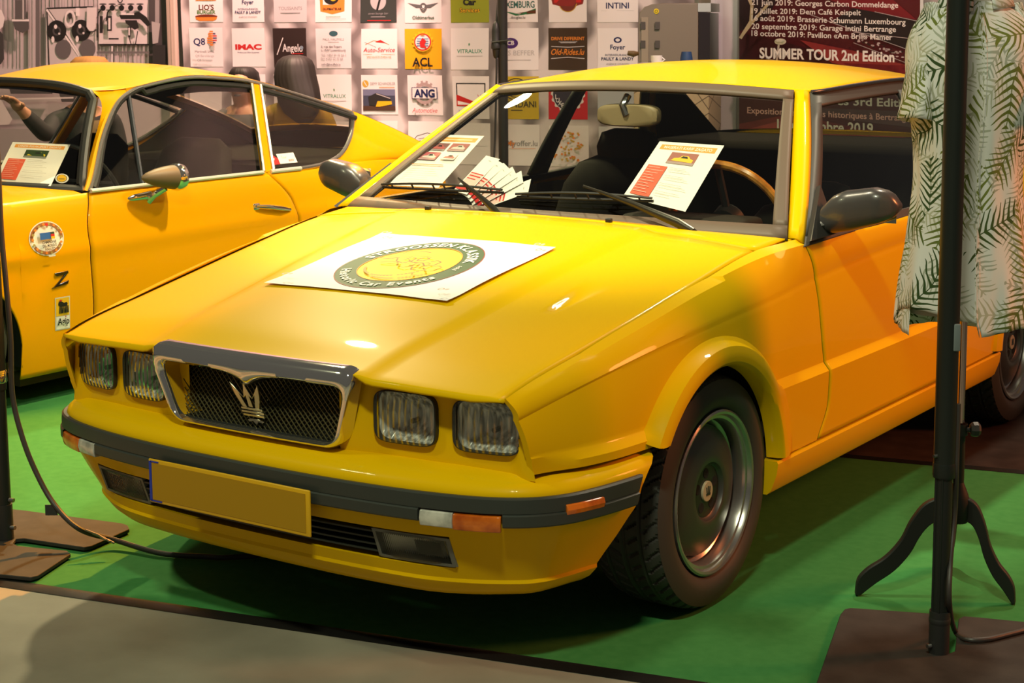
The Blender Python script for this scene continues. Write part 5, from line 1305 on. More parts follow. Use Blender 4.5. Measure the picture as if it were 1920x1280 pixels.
ub = MB(); ub.box((0, 1.2, .16), (1.38, 3.5, .04)); ub.box((.66, 1.25, .105), (.06, 1.9, .06)); ub.box((-.66, 1.25, .105), (.06, 1.9, .06)); lput(ub, 'underbody', M('dirty_underside', (.045, .030, .014), .9), mirror=False)
for A in (L_AF, L_AR):
    wl = MB().grid([[(x, A[0]+(A[2]+.01)*math.cos(t), max(.16, A[1]+(A[2]+.01)*math.sin(t))) for x in (.755, .45)] for t in np.linspace(-.2, PI+.2, 30)]); lput(wl, 'wheel_arch_liner', WELL)
# cabin
cb = MB(); cb.box((0, 1.4, .22), (1.3, 1.9, .03)); cb.box((0, 2.45, .78), (1.36, 1.1, .06)); lput(cb, 'cabin_floor', INTERIOR, mirror=False)
dc = MB().grid([[(.70, y, z) for z in (.22, .6, .80)] for y in np.linspace(.55, 2.3, 8)]); lput(dc, 'door_card', INTERIOR)
db = MB().grid([[(u*.69, y+.33*u*u*.6, z-.03*u*u) for u in np.linspace(-1, 1, 21)] for y, z in ((.34, .800), (.50, .798), (.60, .79), (.63, .76), (.62, .6))]); lput(db, 'dashboard', INTER2, mirror=False, solid=.01)
for sx in (.34, -.34):
    s_ = MB(); rows = [[(sx+a, 1.50+yy+b, z) for a, b in sq(24, hw, th, 3)] for z, hw, th, yy in ((.30, .24, .10, -.04), (.5, .25, .09, 0), (.75, .24, .08, .08), (.90, .20, .06, .13), (.95, .12, .03, .15))]
    s_.grid(rows, cu=True); s_.add(rows[-1], [tuple(range(24))]); s_.box((sx, 1.25, .33), (.48, .52, .15), bev=.05); lput(s_, 'seat', INTER2, mirror=False, angle=60)
sw = MB(); c0 = np.array([.34, .97, .80]); ax = np.array([0, .86, .5]); ax /= np.linalg.norm(ax); e1 = np.array([1.0, 0, 0]); e2 = np.cross(ax, e1)
sw.tube([c0+.19*(math.cos(t)*e1+math.sin(t)*e2) for t in np.linspace(0, 2*PI, 40, endpoint=False)], .011, 8, closed=True); sw.tube([c0-e1*.18, c0+e1*.18], .012, 6); sw.tube([c0, c0-ax*.3], .022, 8); lput(sw, 'steering_wheel', BLACKPL, mirror=False)
# wheels
sw_ = []
for mb in WP:
    m = MB(); m.v = [(p[0]*.82, p[1]*.965, p[2]*.965) for p in mb.v]; m.f = mb.f; m.m = mb.m; sw_.append(m)
for cy in (L_AF[0]+.0, L_AR[0]):
    for side in (1, -1):
        objs = []
        w = None
        for mb, nm, mt in zip(sw_[:4], ['wheel', 'rim', 'wheel_disc', 'hub_plate'], [RUBBER, RIMM, RIMM, [RIMM, WELL]]):
            m = MB(); m.v = [(LO[0]+side*.66+side*p[0], LO[1]+cy+p[1], .290+p[2]) for p in mb.v]; m.f = [f if side == 1 else tuple(reversed(f)) for f in mb.f]; m.m = list(mb.m)
            o_ = m.build(nm, mt, LC if w is None else None, angle=32)
            if w is None: w = o_
            else: o_.parent = w
# door mirror: bullet shell, chrome ring, stalk
mi = MB(); c = np.array([.835, .845, .852]); axm = np.array([.06, 1.0, -.05]); axm /= np.linalg.norm(axm)
mi.lathe([(.001, -.012), (.010, -.006), (.022, .016), (.036, .060), (.045, .105), (.049, .140), (.050, .155)], c, axm, 28)
mo = lput(mi, 'door_mirror', M('brown_grey_shell', (.16, .11, .065), .5), mirror=False)
r_ = MB(); r_.lathe([(.050, .150), (.056, .158), (.058, .172), (.054, .190), (.046, .197), (.04, .185)], c, axm, 28); r_.lathe([(.001, .186), (.047, .186)], c, axm, 28); q = lput(r_, 'mirror_ring', CHROME, parent=None, mirror=False); q.parent = mo
r_ = MB(); r_.tube([c+axm*.11+np.array([-.0, 0, -.045]), c+axm*.09+np.array([-.045, 0, -.075]), c+axm*.085+np.array([-.075, 0, -.10])], [.012, .013, .016], 10)
r_.tube([(.755, .80, .760), (.765, .85, .768), (.772, .93, .772), (.768, .955, .768)], [.004, .014, .018, .008], 10, flat=(.8, 1)); q = lput(r_, 'mirror_stalk', CHROME, parent=None, mirror=False); q.parent = mo
hd = MB(); hd.box((.778, 1.545, .668), (.02, .04, .03), bev=.006); hd.box((.775, 1.74, .636), (.02, .03, .030), bev=.006); hd.tube([(.795, 1.535, .671), (.802, 1.60, .664), (.802, 1.69, .648), (.793, 1.755, .636)], [.007, .010, .011, .007], 8, flat=(.7, 1)); lput(hd, 'door_handle', CHROME, mirror=True)
# stickers and badge on the left front wing
def wing_print(y0, z0, sx=1.0):
    def S(x, y, l):
        yy, zz = y0+x, z0-y; return (l_x(yy, zz)+LO[0]+.0012+.0005*l, yy+LO[1], zz)
    return S
wp = Print(wing_print(.388, .652)); wp.ell(0, 0, .082, .066, WH); wp.ell(0, 0, .078, .062, (.30, .13, .05), .80, n=36)
for k in range(18): a = 2*PI*k/18; wp.ell(.069*math.cos(a), .056*math.sin(a), .006, .005, OR if k % 2 else (.35, .3, .1), n=8)
wp.ell(0, -.054, .008, .006, RD, n=10); wp.rect(-.038, -.024, .018, .002, (.02, .12, .45)); wp.rect(.012, -.024, .030, -.016, (.02, .05, .03)); wp.rect(.012, -.016, .030, -.007, RD); wp.rect(.012, -.007, .030, .002, YL); wp.line([(-.042, -.028), (-.042, .008)], .002, GY)
for t, y in (('CAMPIONE', .018), ('DEL MONDO', .031), ('RALLIES', .044)): wp.text(t, 0, y, .010, BK, .066, .015)
wp.rect(-.012, .062, .020, .069, WH); wp.build('wreath_sticker', LC)['label'] = 'round white wreath sticker'
zb = MB()
def zp(pts): zb.prism([(l_x(.444+a, .487+b)+LO[0]+.001, .444+a+LO[1], .487+b) for a, b in pts], (.006, 0, 0))
zp([(-.030, .026), (.034, .030), (.034, .018), (-.024, .014)]); zp([(.034, .022), (.020, .018), (-.040, -.030), (-.022, -.026)]); zp([(-.040, -.030), (.030, -.022), (.036, -.008), (-.014, -.018)])
zb.build('letter_badge', M('dark_chrome', (.2, .2, .2)), LC, bevel=.001)
wp = Print(wing_print(.449, .352)); wp.rect(-.036, -.064, .036, .066, (.62, .60, .58)); wp.rect(-.032, -.060, .032, .010, YL); wp.rect(-.032, .013, .032, .062, WH)
wp.poly([(-.020, -.044), (-.012, -.050), (-.004, -.046), (.006, -.040), (.018, -.042), (.024, -.036), (.020, -.026), (-.014, -.026), (-.022, -.034)], BK); wp.poly([(-.020, -.050), (-.012, -.054), (.000, -.052), (-.010, -.047)], RD)
for k, x in enumerate((-.016, -.009, -.002, .006, .013, .019)): wp.poly([(x, -.028), (x+.005, -.028), (x+.003+.004*(k % 2), .0), (x-.002, .0)], BK)
wp.text('Agip', 0, .044, .026, BK, .056, .02); wp.ell(.010, .014, .003, .003, RD, n=8); wp.build('oval_dog_sticker', LC)['label'] = 'yellow and white dog sticker'
# stickers on the glass
def gl_print(y0, z0):
    def S(x, y, l): yy, zz = y0+x, z0-y; return (l_glass_x(zz)+LO[0]+.002+.0005*l, yy+LO[1], zz)
    return S
gp = Print(gl_print(1.72, .872)); gp.poly([(-.03, .035), (-.028, .01), (0, -.012), (.03, -.005), (.05, .01), (.05, .035)], RD); gp.poly([(-.02, .02), (0, 0), (.03, .008), (.02, .018)], WH); gp.rect(.05, -.01, .165, .034, WH); gp.text('Tour', .09, .012, .012, GY, .05); gp.text('auto', .13, .026, .014, RD, .05, 0, .2); gp.build('window_sticker', LC)
cs = Print(lambda x, y, l: tuple(LW(.915+x*.62, .105-y*.62, -.003+.0004*l)+LO)); cs.ell(0, 0, .046, .070, WH); cs.ell(0, 0, .036, .056, BK, .9); cs.ell(0, 0, .032, .050, YL); cs.line([(-.02, .012), (.02, .008)], .012, (.25, .15, .02)); cs.build('screen_sticker', LC)
# info sheet propped behind the windscreen
def sheet_quad(c00, c10, c11, c01, name, label, art, n=10, bow=.0):
    c00, c10, c11, c01 = map(np.array, (c00, c10, c11, c01)); nn = np.cross(c10-c00, c01-c00); nn /= np.linalg.norm(nn)
    if np.dot(nn, CAM_LOC-c00) < 0: nn = -nn
    P = Print(lambda x, y, l: (c00*(1-x)+c10*x)*(1-y)+(c01*(1-x)+c11*x)*y+nn*(.0003*l+bow*math.sin(PI*x)*math.sin(PI*y)))
    P.rect(0, 0, 1, 1, (.82, .79, .77), n); art(P)
    return tag(P.build(name), label, 'paper', 'info sheets behind the windscreens')
def info_art(title, pics, red=True):
    def g(P):
        T = lambda t, x, y, c, col, mw: P.text(t, x, y, c, col, mw, .01, align='l', asp=1.41)
        P.rect(.07, .05, .93, .135, (.80, .33, .06), 4); (P.text(title, .5, .115, .045, WH, .74, .015, asp=1.41) if title else P.rect(.16, .082, .84, .104, (.82, .55, .35)))
        for (x0, y0, x1, y1, bg, fg) in pics:
            P.rect(x0, y0, x1, y1, bg); w, h = x1-x0, y1-y0
            P.poly([(x0+.12*w, y0+.72*h), (x0+.2*w, y0+.5*h), (x0+.36*w, y0+.45*h), (x0+.45*w, y0+.25*h), (x0+.68*w, y0+.25*h), (x0+.78*w, y0+.45*h), (x0+.92*w, y0+.55*h), (x0+.9*w, y0+.78*h)], fg)
            P.rect(x0, y0+.8*h, x1, y1, tuple(.5*c+.2 for c in bg))
            P.poly([(x0+.42*w, y0+.46*h), (x0+.48*w, y0+.30*h), (x0+.64*w, y0+.30*h), (x0+.70*w, y0+.46*h)], BK)
        if red:
            P.rect(.07, .42, .37, .93, (.72, .10, .05), 4)
            for k, w in enumerate((.18, .26, .2, .15, .2, .22, .16, .2, .18, .22)): P.rect(.09, .45+.047*k, .09+w, .458+.047*k, (.80, .45, .38))
            for k in range(11):
                if k % 3 != 2: P.rect(.42, .44+.043*k, .42+.42*(.6+.4*((k*7) % 5)/4), .446+.043*k, (.42, .38, .36))
        else:
            P.rect(.10, .60, .74, .615, (.72, .25, .08)); 
            for k in range(7): P.rect(.10, .66+.04*k, .10+.7*(.7+.3*((k*5) % 4)/3), .665+.04*k, (.60, .55, .50))
    return g
L00, L10, L11, L01 = [on(u, v, 1, y) for u, v, y in ((24, 266, .86), (132, 271, .98), (95, 349, .76), (-12, 340, .70))]
sheet_quad(L00, L10, L11, L01, 'info_sheet', 'white info sheet with orange heading behind the windscreen of the left fastback', info_art('LANCIA FULVIA SPORT ZAGATO', [(.30, .18, .70, .37, (.03, .06, .02), (.75, .55, .02))]))
# =================================================================== papers, poles, dress form
def on_bonnet(u, v):
    d = ray(u, v); lo, hi = 3.2, 6.0
    for _ in range(50):
        m = (lo+hi)/2; p = CAM_LOC+d*m
        if p[2] > k_bonnet_z(p[0], p[1]): lo = m
        else: hi = m
    return p
HQ = [on_bonnet(*q) for q in ((715, 443), (1042, 468), (838, 570), (495, 535))]
def hs(x, y, l):
    p = (HQ[0]*(1-x)+HQ[1]*x)*(1-y)+(HQ[3]*(1-x)+HQ[2]*x)*y
    e = max(0, abs(x-.5)-.38)+max(0, abs(y-.5)-.38)
    lift = .004+.0012*math.sin(9*x+2)*math.sin(7*y)+.10*e*e*(1+.5*math.sin(11*x+5*y))
    return (p[0], p[1], k_bonnet_z(p[0], p[1])+lift+.0004*l)
hp = Print(hs); hp.rect(0, 0, 1, 1, (.82, .80, .79), 36)
RX, RY = .185/.585, .185/.428
def ring_grid(r0, r1, c, n=72):
    hp.layer += 1; hp.mb.grid([[hs(.505+RX*k*math.cos(a), .515+RY*k*math.sin(a), hp.layer) for a in np.linspace(0, 2*PI, n+1)] for k in np.linspace(r0, r1, 5)], hp.mi(c))
DG = (.035, .085, .030)
ring_grid(.0, .70, (.80, .50, .012)); ring_grid(.70, 1.0, DG); ring_grid(1.0, 1.012, (.30, .02, .03)); ring_grid(.70, .712, (.75, .28, .01))
def arc_text(t, a0, a1, rad, cap, c, up=1, bold=.03, kx=1.0):
    """letters along the ring; angles in degrees, 0 = right, 90 = down (y grows toward the nose)"""
    ws = [glyphs(ch, bold)[2] if ch != ' ' else .30 for ch in t]; gap = .10; tot = sum(ws)+gap*(len(t)-1); pos = 0
    hp.layer += 1
    for ch, w in zip(t, ws):
        if ch != ' ':
            vs, fs, _ = glyphs(ch, bold); pts = []
            for x, y in vs:
                s = (pos+x)/tot; a = math.radians(a0+(a1-a0)*s); r = rad+up*y*cap/.70
                pts.append(hs(.505+RX*r*math.cos(a), .515+RY*r*math.sin(a), hp.layer))
            hp.mb.add(pts, fs, hp.mi(c))
        pos += w+gap
arc_text('STROOSSEN KLASSIK', 186, 346, .775, .15, (.80, .77, .72)); arc_text('asbl', 355, 366, .80, .08, (.80, .77, .72), 1, .0)
arc_text('Historic Car Events', 152, 28, .925, .13, (.80, .77, .72), -1, .03)
for k in range(26):
    a = math.radians(150-120*k/25)
    if k % 9 != 8: hp.ell(.505+RX*.60*math.cos(a), .515+RY*.60*math.sin(a), .008, .010, (.38, .25, .02), n=8)
def hl(pts, w=.009, c=(.24, .12, .01)): hp.line([(.505+RX*.7*a, .515+RY*.7*b) for a, b in pts], w, c)
hl([(-.75, .05), (-.55, -.02), (-.30, -.05), (-.42, .06), (-.70, .08)]); hl([(-.30, .0), (-.20, .16), (.0, .22), (.12, .10), (.10, -.08), (-.02, -.10), (-.12, .05)]); hl([(-.42, -.28), (-.30, -.45), (.0, -.48), (.18, -.42)]); hl([(.20, -.06), (.30, -.15), (.42, -.10), (.36, .04), (.22, .05), (.20, -.06)]); hl([(.02, .06), (.2, .16), (.45, .14), (.62, .30), (.78, .22), (.80, .02), (.66, -.04), (.58, .06)]); hl([(.42, .42), (.50, .55), (.6, .52)])
for x, y in ((.07, .07), (.94, .07), (.93, .93), (.07, .92)): hp.ell(x, y, .016, .020, (.55, .40, .36), .55); hp.ell(x+.03, y, .010, .014, (.6, .45, .42))
tag(hp.build('bonnet_sheet'), 'square white sheet with a green ring emblem lying on the yellow bonnet', 'sheet')

# info sheets and flyers behind the windscreen of the front coupe
def scr(u, v, gap):
    """point just inside the windscreen along the sight line"""
    d = ray(u, v); lo, hi = 3.5, 7
    for _ in range(50):
        m = (lo+hi)/2; p = CAM_LOC+d*m
        # screen plane through its bottom and top centre
        b, a = ws_B(.5), ws_T(.5); n = np.cross(np.array([1.0, .0, 0]), a-b); n /= np.linalg.norm(n)
        if n[1] > 0: n = -n
        if np.dot(p-b, n) > -gap: lo = m
        else: hi = m
    return p
q = [scr(1237, 265, .035), scr(1358, 273, .035), scr(1285, 397, .022), scr(1168, 368, .022)]
sheet_quad(*q, 'info_sheet', 'white info sheet with red column behind the right half of the coupe windscreen', info_art('MASERATI KARIF ZAGATO', [(.30, .17, .72, .36, (.35, .12, .10), (.80, .50, .03))]))
q = [scr(820, 252, .035), scr(908, 255, .035), scr(822, 352, .022), scr(728, 347, .022)]
sheet_quad(*q, 'info_sheet', 'white sheet with four small car photos at the left end of the coupe windscreen', info_art('', [(.10, .17, .46, .32, (.24, .10, .10), (.45, .10, .10)), (.52, .17, .88, .32, (.30, .05, .06), (.50, .45, .44)), (.10, .36, .46, .51, (.45, .10, .12), (.60, .52, .50)), (.56, .38, .84, .50, (.80, .76, .74), (.45, .16, .14))], False))
fan0 = scr(868, 372, .05)
for k in range(6):
    t = k/5; a = math.radians(62-44*t)
    tip = scr(930+64*t, 306+36*t+(8 if k == 5 else 0), .045-.004*k); c0 = fan0+np.array([.012*k, -.001*k, -.004*k]); d = tip-c0
    wv_ = np.cross(d, np.array([0, -.62, .78])); wv_ /= np.linalg.norm(wv_); wv_ = wv_*.062*(1 if wv_[0] > 0 else -1)
    off = np.array([0, -.62, .78])*.0042*(6-k)
    c00, c10, c11, c01 = tip-wv_*.5+off, tip+wv_*.5+off, c0+wv_*.5+off, c0-wv_*.5+off
    nn = np.array([0, -.62, .78])
    P = Print(lambda x, y, l: (c00*(1-x)+c10*x)*(1-y)+(c01*(1-x)+c11*x)*y+nn*.0003*l)
    P.rect(0, 0, 1, 1, (.82, .79, .77)); P.rect(.06, .46, .94, .49, RD); P.rect(.06, .49, .94, .78, (.80, .50, .46)); P.rect(.12, .53, .88, .56, RD); P.rect(.12, .61, .70, .63, RD); P.rect(.0, .84, 1, .93, RD); P.rect(.45, .10, .62, .115, LG)
    tag(P.build('flyer'), ['bottom flyer of the white fan on the coupe dashboard, leaning furthest left', 'second flyer from the left in the white fan on the dashboard', 'third flyer from the left in the white fan on the dashboard', 'fourth flyer from the left in the white fan on the dashboard', 'fifth flyer from the left in the white fan on the dashboard', 'rightmost flyer of the white fan on the coupe dashboard'][k], 'flyer', 'white flyers fanned on the dashboard')

# ------------------------------------------------ black poles on steel plates
POLEM = M('satin_black_tube', (.018, .022, .020), .38, .3)
POLEI = M('black_inner_tube', (.012, .014, .013), .45)
PLATE = M('black_base_plate', (.030, .025, .023), .75)
noise_col(PLATE, (.024, .020, .018), (.040, .034, .030), 14, 5, .3, 400, .0008)
def plate(pts, th, name, parent):
    m = MB(); m.prism([(p[0], p[1], .0065) for p in pts], (0, 0, th)); return m.build(name, PLATE, parent, bevel=.002)
PB = np.array([1.392, -.013, 0])
RPOLE = thing('display_pole', PB, 'tall black pole on a slotted black plate in front of the leaf-print shirt', 'pole', 'black display poles')
fl_ = lambda u, v: on(u, v, 2, 0)
rnd = lambda P, i, r: P
plate([fl_(*q) for q in ((1594, 1150), (1583, 1153), (1575, 1163), (1533, 1285), (1475, 1440), (1985, 1475), (2075, 1192), (1835, 1168), (1806, 1166), (1797, 1171), (1790, 1232), (1774, 1238), (1756, 1230), (1748, 1161))], .009, 'base_plate', RPOLE)
m = MB(); m.cyl(PB+np.array([0, 0, .010]), PB+np.array([0, 0, .115]), .0235, 24); m.lathe([(.0235, .0), (.0245, .004), (.0245, .012), (.0225, .016)], PB+np.array([0, 0, .085]), (0, 0, 1), 24); m.build('sleeve', BLACKPL, RPOLE)
m = MB(); m.cyl(PB+np.array([0, 0, .1]), PB+np.array([0, 0, .46]), .0195, 24)
for a in (2.2, 3.0, 4.0, 4.9): m.cyl(PB+np.array([.0195*math.cos(a), .0195*math.sin(a), .1]), PB+np.array([.0195*math.cos(a), .0195*math.sin(a), .46]), .003, 8)
m.build('inner_tube', POLEI, RPOLE)
m = MB(); m.cyl(PB+np.array([0, 0, .43]), PB+np.array([0, 0, 2.3]), .0245, 28); m.lathe([(.0245, 0), (.0255, .004), (.0255, .03), (.0245, .034)], PB+np.array([0, 0, .43]), (0, 0, 1), 28); m.build('outer_tube', POLEM, RPOLE)
tx = AX; nv = -np.array([FX[0], FX[1], 0])/np.linalg.norm(FX[:2])
m = MB(); c = PB+nv*.0215+tx*.014+np.array([0, 0, .755]); m.box(c, (.016, .008, .062), R=np.stack([tx, nv, np.array([0, 0, 1.0])], 1), bev=.003); m.build('tape_tag', M('grey_tape', (.16, .19, .20), .5), RPOLE)
m = MB(); m.cyl(PB+tx*-.020+nv*.012+np.array([0, 0, .482]), PB+tx*-.029+nv*.016+np.array([0, 0, .482]), .004, 10); m.build('rivet', STEEL, RPOLE)
m = MB(); m.cyl(PB+tx*-.022+nv*.012+np.array([0, 0, .035]), PB+tx*-.031+nv*.016+np.array([0, 0, .035]), .0055, 10); m.build('bolt', STEEL, RPOLE)
cb = [PB+tx*.026+nv*.004+np.array([0, 0, z]) for z in (.60, .50, .44)]+[at_depth(u, v, d) for u, v, d in ((1790, 960, 3.80), (1782, 1050, 3.78), (1780, 1130, 3.77))]+[np.array([*fl_(u, v)[:2], .0235]) for u, v in ((1790, 1200), (1812, 1216), (1850, 1216), (1900, 1204), (1960, 1190), (2080, 1185))]
m = MB(); m.tube(cr(cb, 8), .0062, 10); tag(m.build('cable', M('dark_grey_cable', (.045, .038, .036), .45)), 'dark cable running down the right pole and across its plate', 'cable')
LB = on(11, 1021, 2, 0); LPOLE = thing('display_pole', LB, 'black pole with metal collar at the left edge beside the left headlamps', 'pole', 'black display poles')
plate([fl_(*q) for q in ((-150, 948), (40, 966), (228, 991), (240, 995), (243, 1002), (172, 1034), (158, 1037), (45, 1020), (30, 1021), (24, 1029), (34, 1034), (126, 1043), (133, 1049), (72, 1090), (58, 1094), (-60, 1082), (-220, 1060))], .011, 'base_plate', LPOLE)
m = MB(); m.cyl(LB+np.array([0, 0, .012]), LB+np.array([0, 0, .12]), .0235, 24); m.build('sleeve', BLACKPL, LPOLE)
m = MB(); m.cyl(LB+np.array([0, 0, .11]), LB+np.array([0, 0, .50]), .0205, 24); m.build('inner_tube', POLEI, LPOLE)
m = MB(); m.cyl(LB+np.array([0, 0, .45]), LB+np.array([0, 0, 2.3]), .0235, 24); m.build('outer_tube', POLEM, LPOLE)
m = MB(); m.lathe([(.0235, 0), (.026, .004), (.026, .030), (.0235, .036)], LB+np.array([0, 0, .47]), (0, 0, 1), 24); m.build('collar', CHROME, LPOLE)
for z in (.055, .135):
    m = MB(); m.cyl(LB+tx*.020+nv*.012+np.array([0, 0, z]), LB+tx*.034+nv*.018+np.array([0, 0, z]), .006, 10); m.build('bolt', STEEL, LPOLE)
dl = float(np.dot(LB-CAM_LOC, FX))
pts = [at_depth(u, v, d) for u, v, d in ((-14, 120, 4.66), (-4, 300, 4.64), (3, 440, 4.64), (12, 540, 4.64), (20, 640, 4.65), (23, 738, 4.66), (42, 820, 4.66), (70, 890, 4.66), (104, 948, 4.65), (150, 992, 4.62))]
pts += [np.array([*on(u, v, 2, .012)[:2], .0262 if u < 260 else .0125]) for u, v in ((215, 1021), (300, 1037), (380, 1043), (430, 1045), (520, 1035), (640, 1000))]
m = MB(); m.tube(cr(pts, 8), .0075, 10); CB = m.build('cable', M('dark_grey_cable', (.05, .04, .04)), None)
tag(CB, 'black cable sagging from the left pole to the floor under the bumper', 'cable')
m = MB(); c = pts[8]; m.box(c-tx*.012+np.array([0, 0, -.012]), (.034, .004, .030), R=np.stack([tx, nv, np.array([0, 0, 1.0])], 1)); m.build('cable_tag', M('grey_black_tape', (.03, .035, .035), .5), None).parent = CB
m = MB()
for k in range(3): m.tube([at_depth(160+14*k, 993+7*k, 4.59), at_depth(185+10*k, 1003+5*k, 4.585), at_depth(198+8*k, 1012+3*k, 4.58)], .003, 6)
m.build('cable_tie', M('beige_tape', (.35, .26, .20), .6), None).parent = CB

# ------------------------------------------------ dress form with the leaf-print shirt
DFc = np.array([1.280, .405, 0])
DF = thing('dress_form', DFc, 'dress form on a curved black tripod behind the right pole', 'dress form')
LEGW = M('black_stained_wood', (.014, .015, .013), .5)
def leg(foot, name='leg'):
    f = np.array([foot[0], foot[1], 0]); d = f-DFc; d[2] = 0; L = np.linalg.norm(d); d /= L; n = np.array([-d[1], d[0], 0])
    up_ = [(.02, .262), (.05, .262), (.09, .245), (.125, .200), (.15, .150), (.19, .105), (.235, .075), (.262, .045), (.268, .003)]
    dn = [(.255, .003), (.215, .035), (.165, .070), (.125, .115), (.10, .160), (.075, .190), (.05, .202), (.02, .205)]
    s = L/.262; o = [(a*s, b) for a, b in cr([(a, b, 0) for a, b in up_], 4) and [(p[0], p[1]) for p in cr([(a, b, 0) for a, b in up_], 4)]]+[(p[0]*s, p[1]) for p in cr([(a, b, 0) for a, b in dn], 4)]
    m = MB(); m.prism([DFc+d*a+np.array([0, 0, b+.001])+n*.011 for a, b in o], -n*.022); return m.build(name, LEGW, DF, bevel=.003)
fa, fb = fl_(1607, 1117), fl_(1901, 1134)
leg(fa); leg(fb); away = (DFc-CAM_LOC)*np.array([1, 1, 0]); away /= np.linalg.norm(away); leg(DFc+away*.24-tx*.03)
m = MB(); m.lathe([(.001, .20), (.024, .20), (.030, .215), (.030, .255), (.024, .275), (.014, .30), (.011, .31)], DFc, (0, 0, 1), 20); m.build('tripod_hub', LEGW, DF)
m = MB(); m.cyl(DFc+np.array([0, 0, .27]), DFc+np.array([0, 0, .44]), .013, 16); m.build('lower_stem', LEGW, DF)
m = MB(); m.cyl(DFc+np.array([0, 0, .43]), DFc+np.array([0, 0, .76]), .0095, 16); m.build('steel_stem', M('pink_sheen_steel', (.62, .45, .42), .15, 1), DF)  # pink reflected light is mixed into the steel colour
m = MB(); m.lathe([(.018, .0), (.018, .03)], DFc+np.array([0, 0, .425]), (0, 0, 1), 16); m.cyl(DFc+np.array([0, 0, .44])+nv*.0, DFc+tx*.022+np.array([0, 0, .44])+nv*.01, .006, 10)
kn = DFc+tx*.034+nv*.012+np.array([0, 0, .442]); m.lathe([(.001, -.012), (.014, -.012), (.019, -.006), (.019, .006), (.014, .012), (.001, .012)], kn, tx, 8); m.build('clamp_knob', BLACKPL, DF)
def tor(ang, w, d): return tx*w*math.cos(ang)+nv*d*math.sin(ang)
TZ = [.70, .76, .82, .95, 1.08, 1.20, 1.30, 1.38, 1.44, 1.475, 1.50, 1.52, 1.56]
tw = pch(TZ, [.158, .155, .151, .136, .124, .132, .146, .152, .138, .105, .064, .055, .052]); td = pch(TZ, [.115, .112, .108, .096, .092, .105, .115, .108, .088, .070, .058, .053, .050])
m = MB(); m.grid([[DFc+tor(a, tw(z)*.93, td(z)*.90)+np.array([0, 0, z]) for a in np.linspace(0, 2*PI, 36, endpoint=False)] for z in np.linspace(.74, 1.56, 30)], cu=True)
m.add([DFc+tor(a, tw(1.56)*.93, td(1.56)*.9)+np.array([0, 0, 1.56]) for a in np.linspace(0, 2*PI, 36, endpoint=False)], [tuple(range(36))]); m.add([DFc+tor(a, tw(.74)*.93, td(.74)*.9)+np.array([0, 0, .74]) for a in np.linspace(0, 2*PI, 36, endpoint=False)], [tuple(range(36))]); m.build('torso', M('cream_jersey', (.55, .50, .44), .9), DF)
# printed fabric: palm fronds and leaves, each Voronoi cell is one frond turned its own way
LEAF = M('leaf_print_cotton', (.78, .76, .74), .8)
t_, N_, L_, p_ = nodes(LEAF)
def nd(k, **kw):
    n = N_.new(k)
    for a, b in kw.items(): setattr(n, a, b)
    return n
def mth(op, a, b=None, c=None):
    n = nd('ShaderNodeMath', operation=op)
    for i, x in enumerate((a, b, c)):
        if x is None: continue
        if isinstance(x, (int, float)): n.inputs[i].default_value = x
        else: L_.new(x, n.inputs[i])
    return n.outputs[0]
uvn = nd('ShaderNodeUVMap'); dn_ = nd('ShaderNodeTexNoise'); dn_.inputs['Scale'].default_value = 9
L_.new(uvn.outputs[0], dn_.inputs['Vector'])
wm_ = nd('ShaderNodeMixRGB'); wm_.blend_type = 'ADD'; wm_.inputs[0].default_value = .045; L_.new(uvn.outputs[0], wm_.inputs[1]); L_.new(dn_.outputs['Color'], wm_.inputs[2])
def frond_layer(scale, freq, width, off):
    mp_ = nd('ShaderNodeMapping'); mp_.inputs['Location'].default_value = (off, off*.7, 0); L_.new(wm_.outputs[0], mp_.inputs['Vector'])
    vo = nd('ShaderNodeTexVoronoi', voronoi_dimensions='2D', feature='F1'); vo.inputs['Scale'].default_value = scale; L_.new(mp_.outputs[0], vo.inputs['Vector'])
    sub = nd('ShaderNodeVectorMath', operation='SUBTRACT'); L_.new(mp_.outputs[0], sub.inputs[0]); L_.new(vo.outputs['Position'], sub.inputs[1])
    sep = nd('ShaderNodeSeparateColor'); L_.new(vo.outputs['Color'], sep.inputs[0])
    ang = mth('MULTIPLY', sep.outputs[0], 6.283)
    ro = nd('ShaderNodeVectorRotate', rotation_type='Z_AXIS'); L_.new(sub.outputs[0], ro.inputs['Vector']); L_.new(ang, ro.inputs['Angle'])
    sx = nd('ShaderNodeSeparateXYZ'); L_.new(ro.outputs[0], sx.inputs[0])
    ax_ = mth('ABSOLUTE', sx.outputs[0])
    ph = mth('MULTIPLY_ADD', ax_, -.75, sx.outputs[1])                 # chevron
    st = mth('SINE', mth('MULTIPLY', ph, freq))
    taper = mth('MULTIPLY_ADD', ax_, 1.6/width, -.25)                   # leaflets thin out to the tip
    mask = mth('GREATER_THAN', mth('SUBTRACT', st, taper), .25)
    stem = mth('LESS_THAN', ax_, .0013)
    inside = mth('LESS_THAN', ax_, width)
    return mth('MULTIPLY', mth('MAXIMUM', mask, stem), inside), sep.outputs[1]
f1, c1 = frond_layer(7.5, 330, .080, 0.0); f2, c2 = frond_layer(9.0, 420, .060, 3.3)
colr = nd('ShaderNodeValToRGB'); colr.color_ramp.elements[0].color = (.030, .065, .012, 1); colr.color_ramp.elements[1].color = (.16, .19, .03, 1); colr.color_ramp.elements[0].position = .3; colr.color_ramp.elements[1].position = .8
L_.new(c1, colr.inputs[0])
col2 = nd('ShaderNodeValToRGB'); col2.color_ramp.elements[0].color = (.05, .12, .02, 1); col2.color_ramp.elements[1].color = (.30, .28, .06, 1); L_.new(c2, col2.inputs[0])
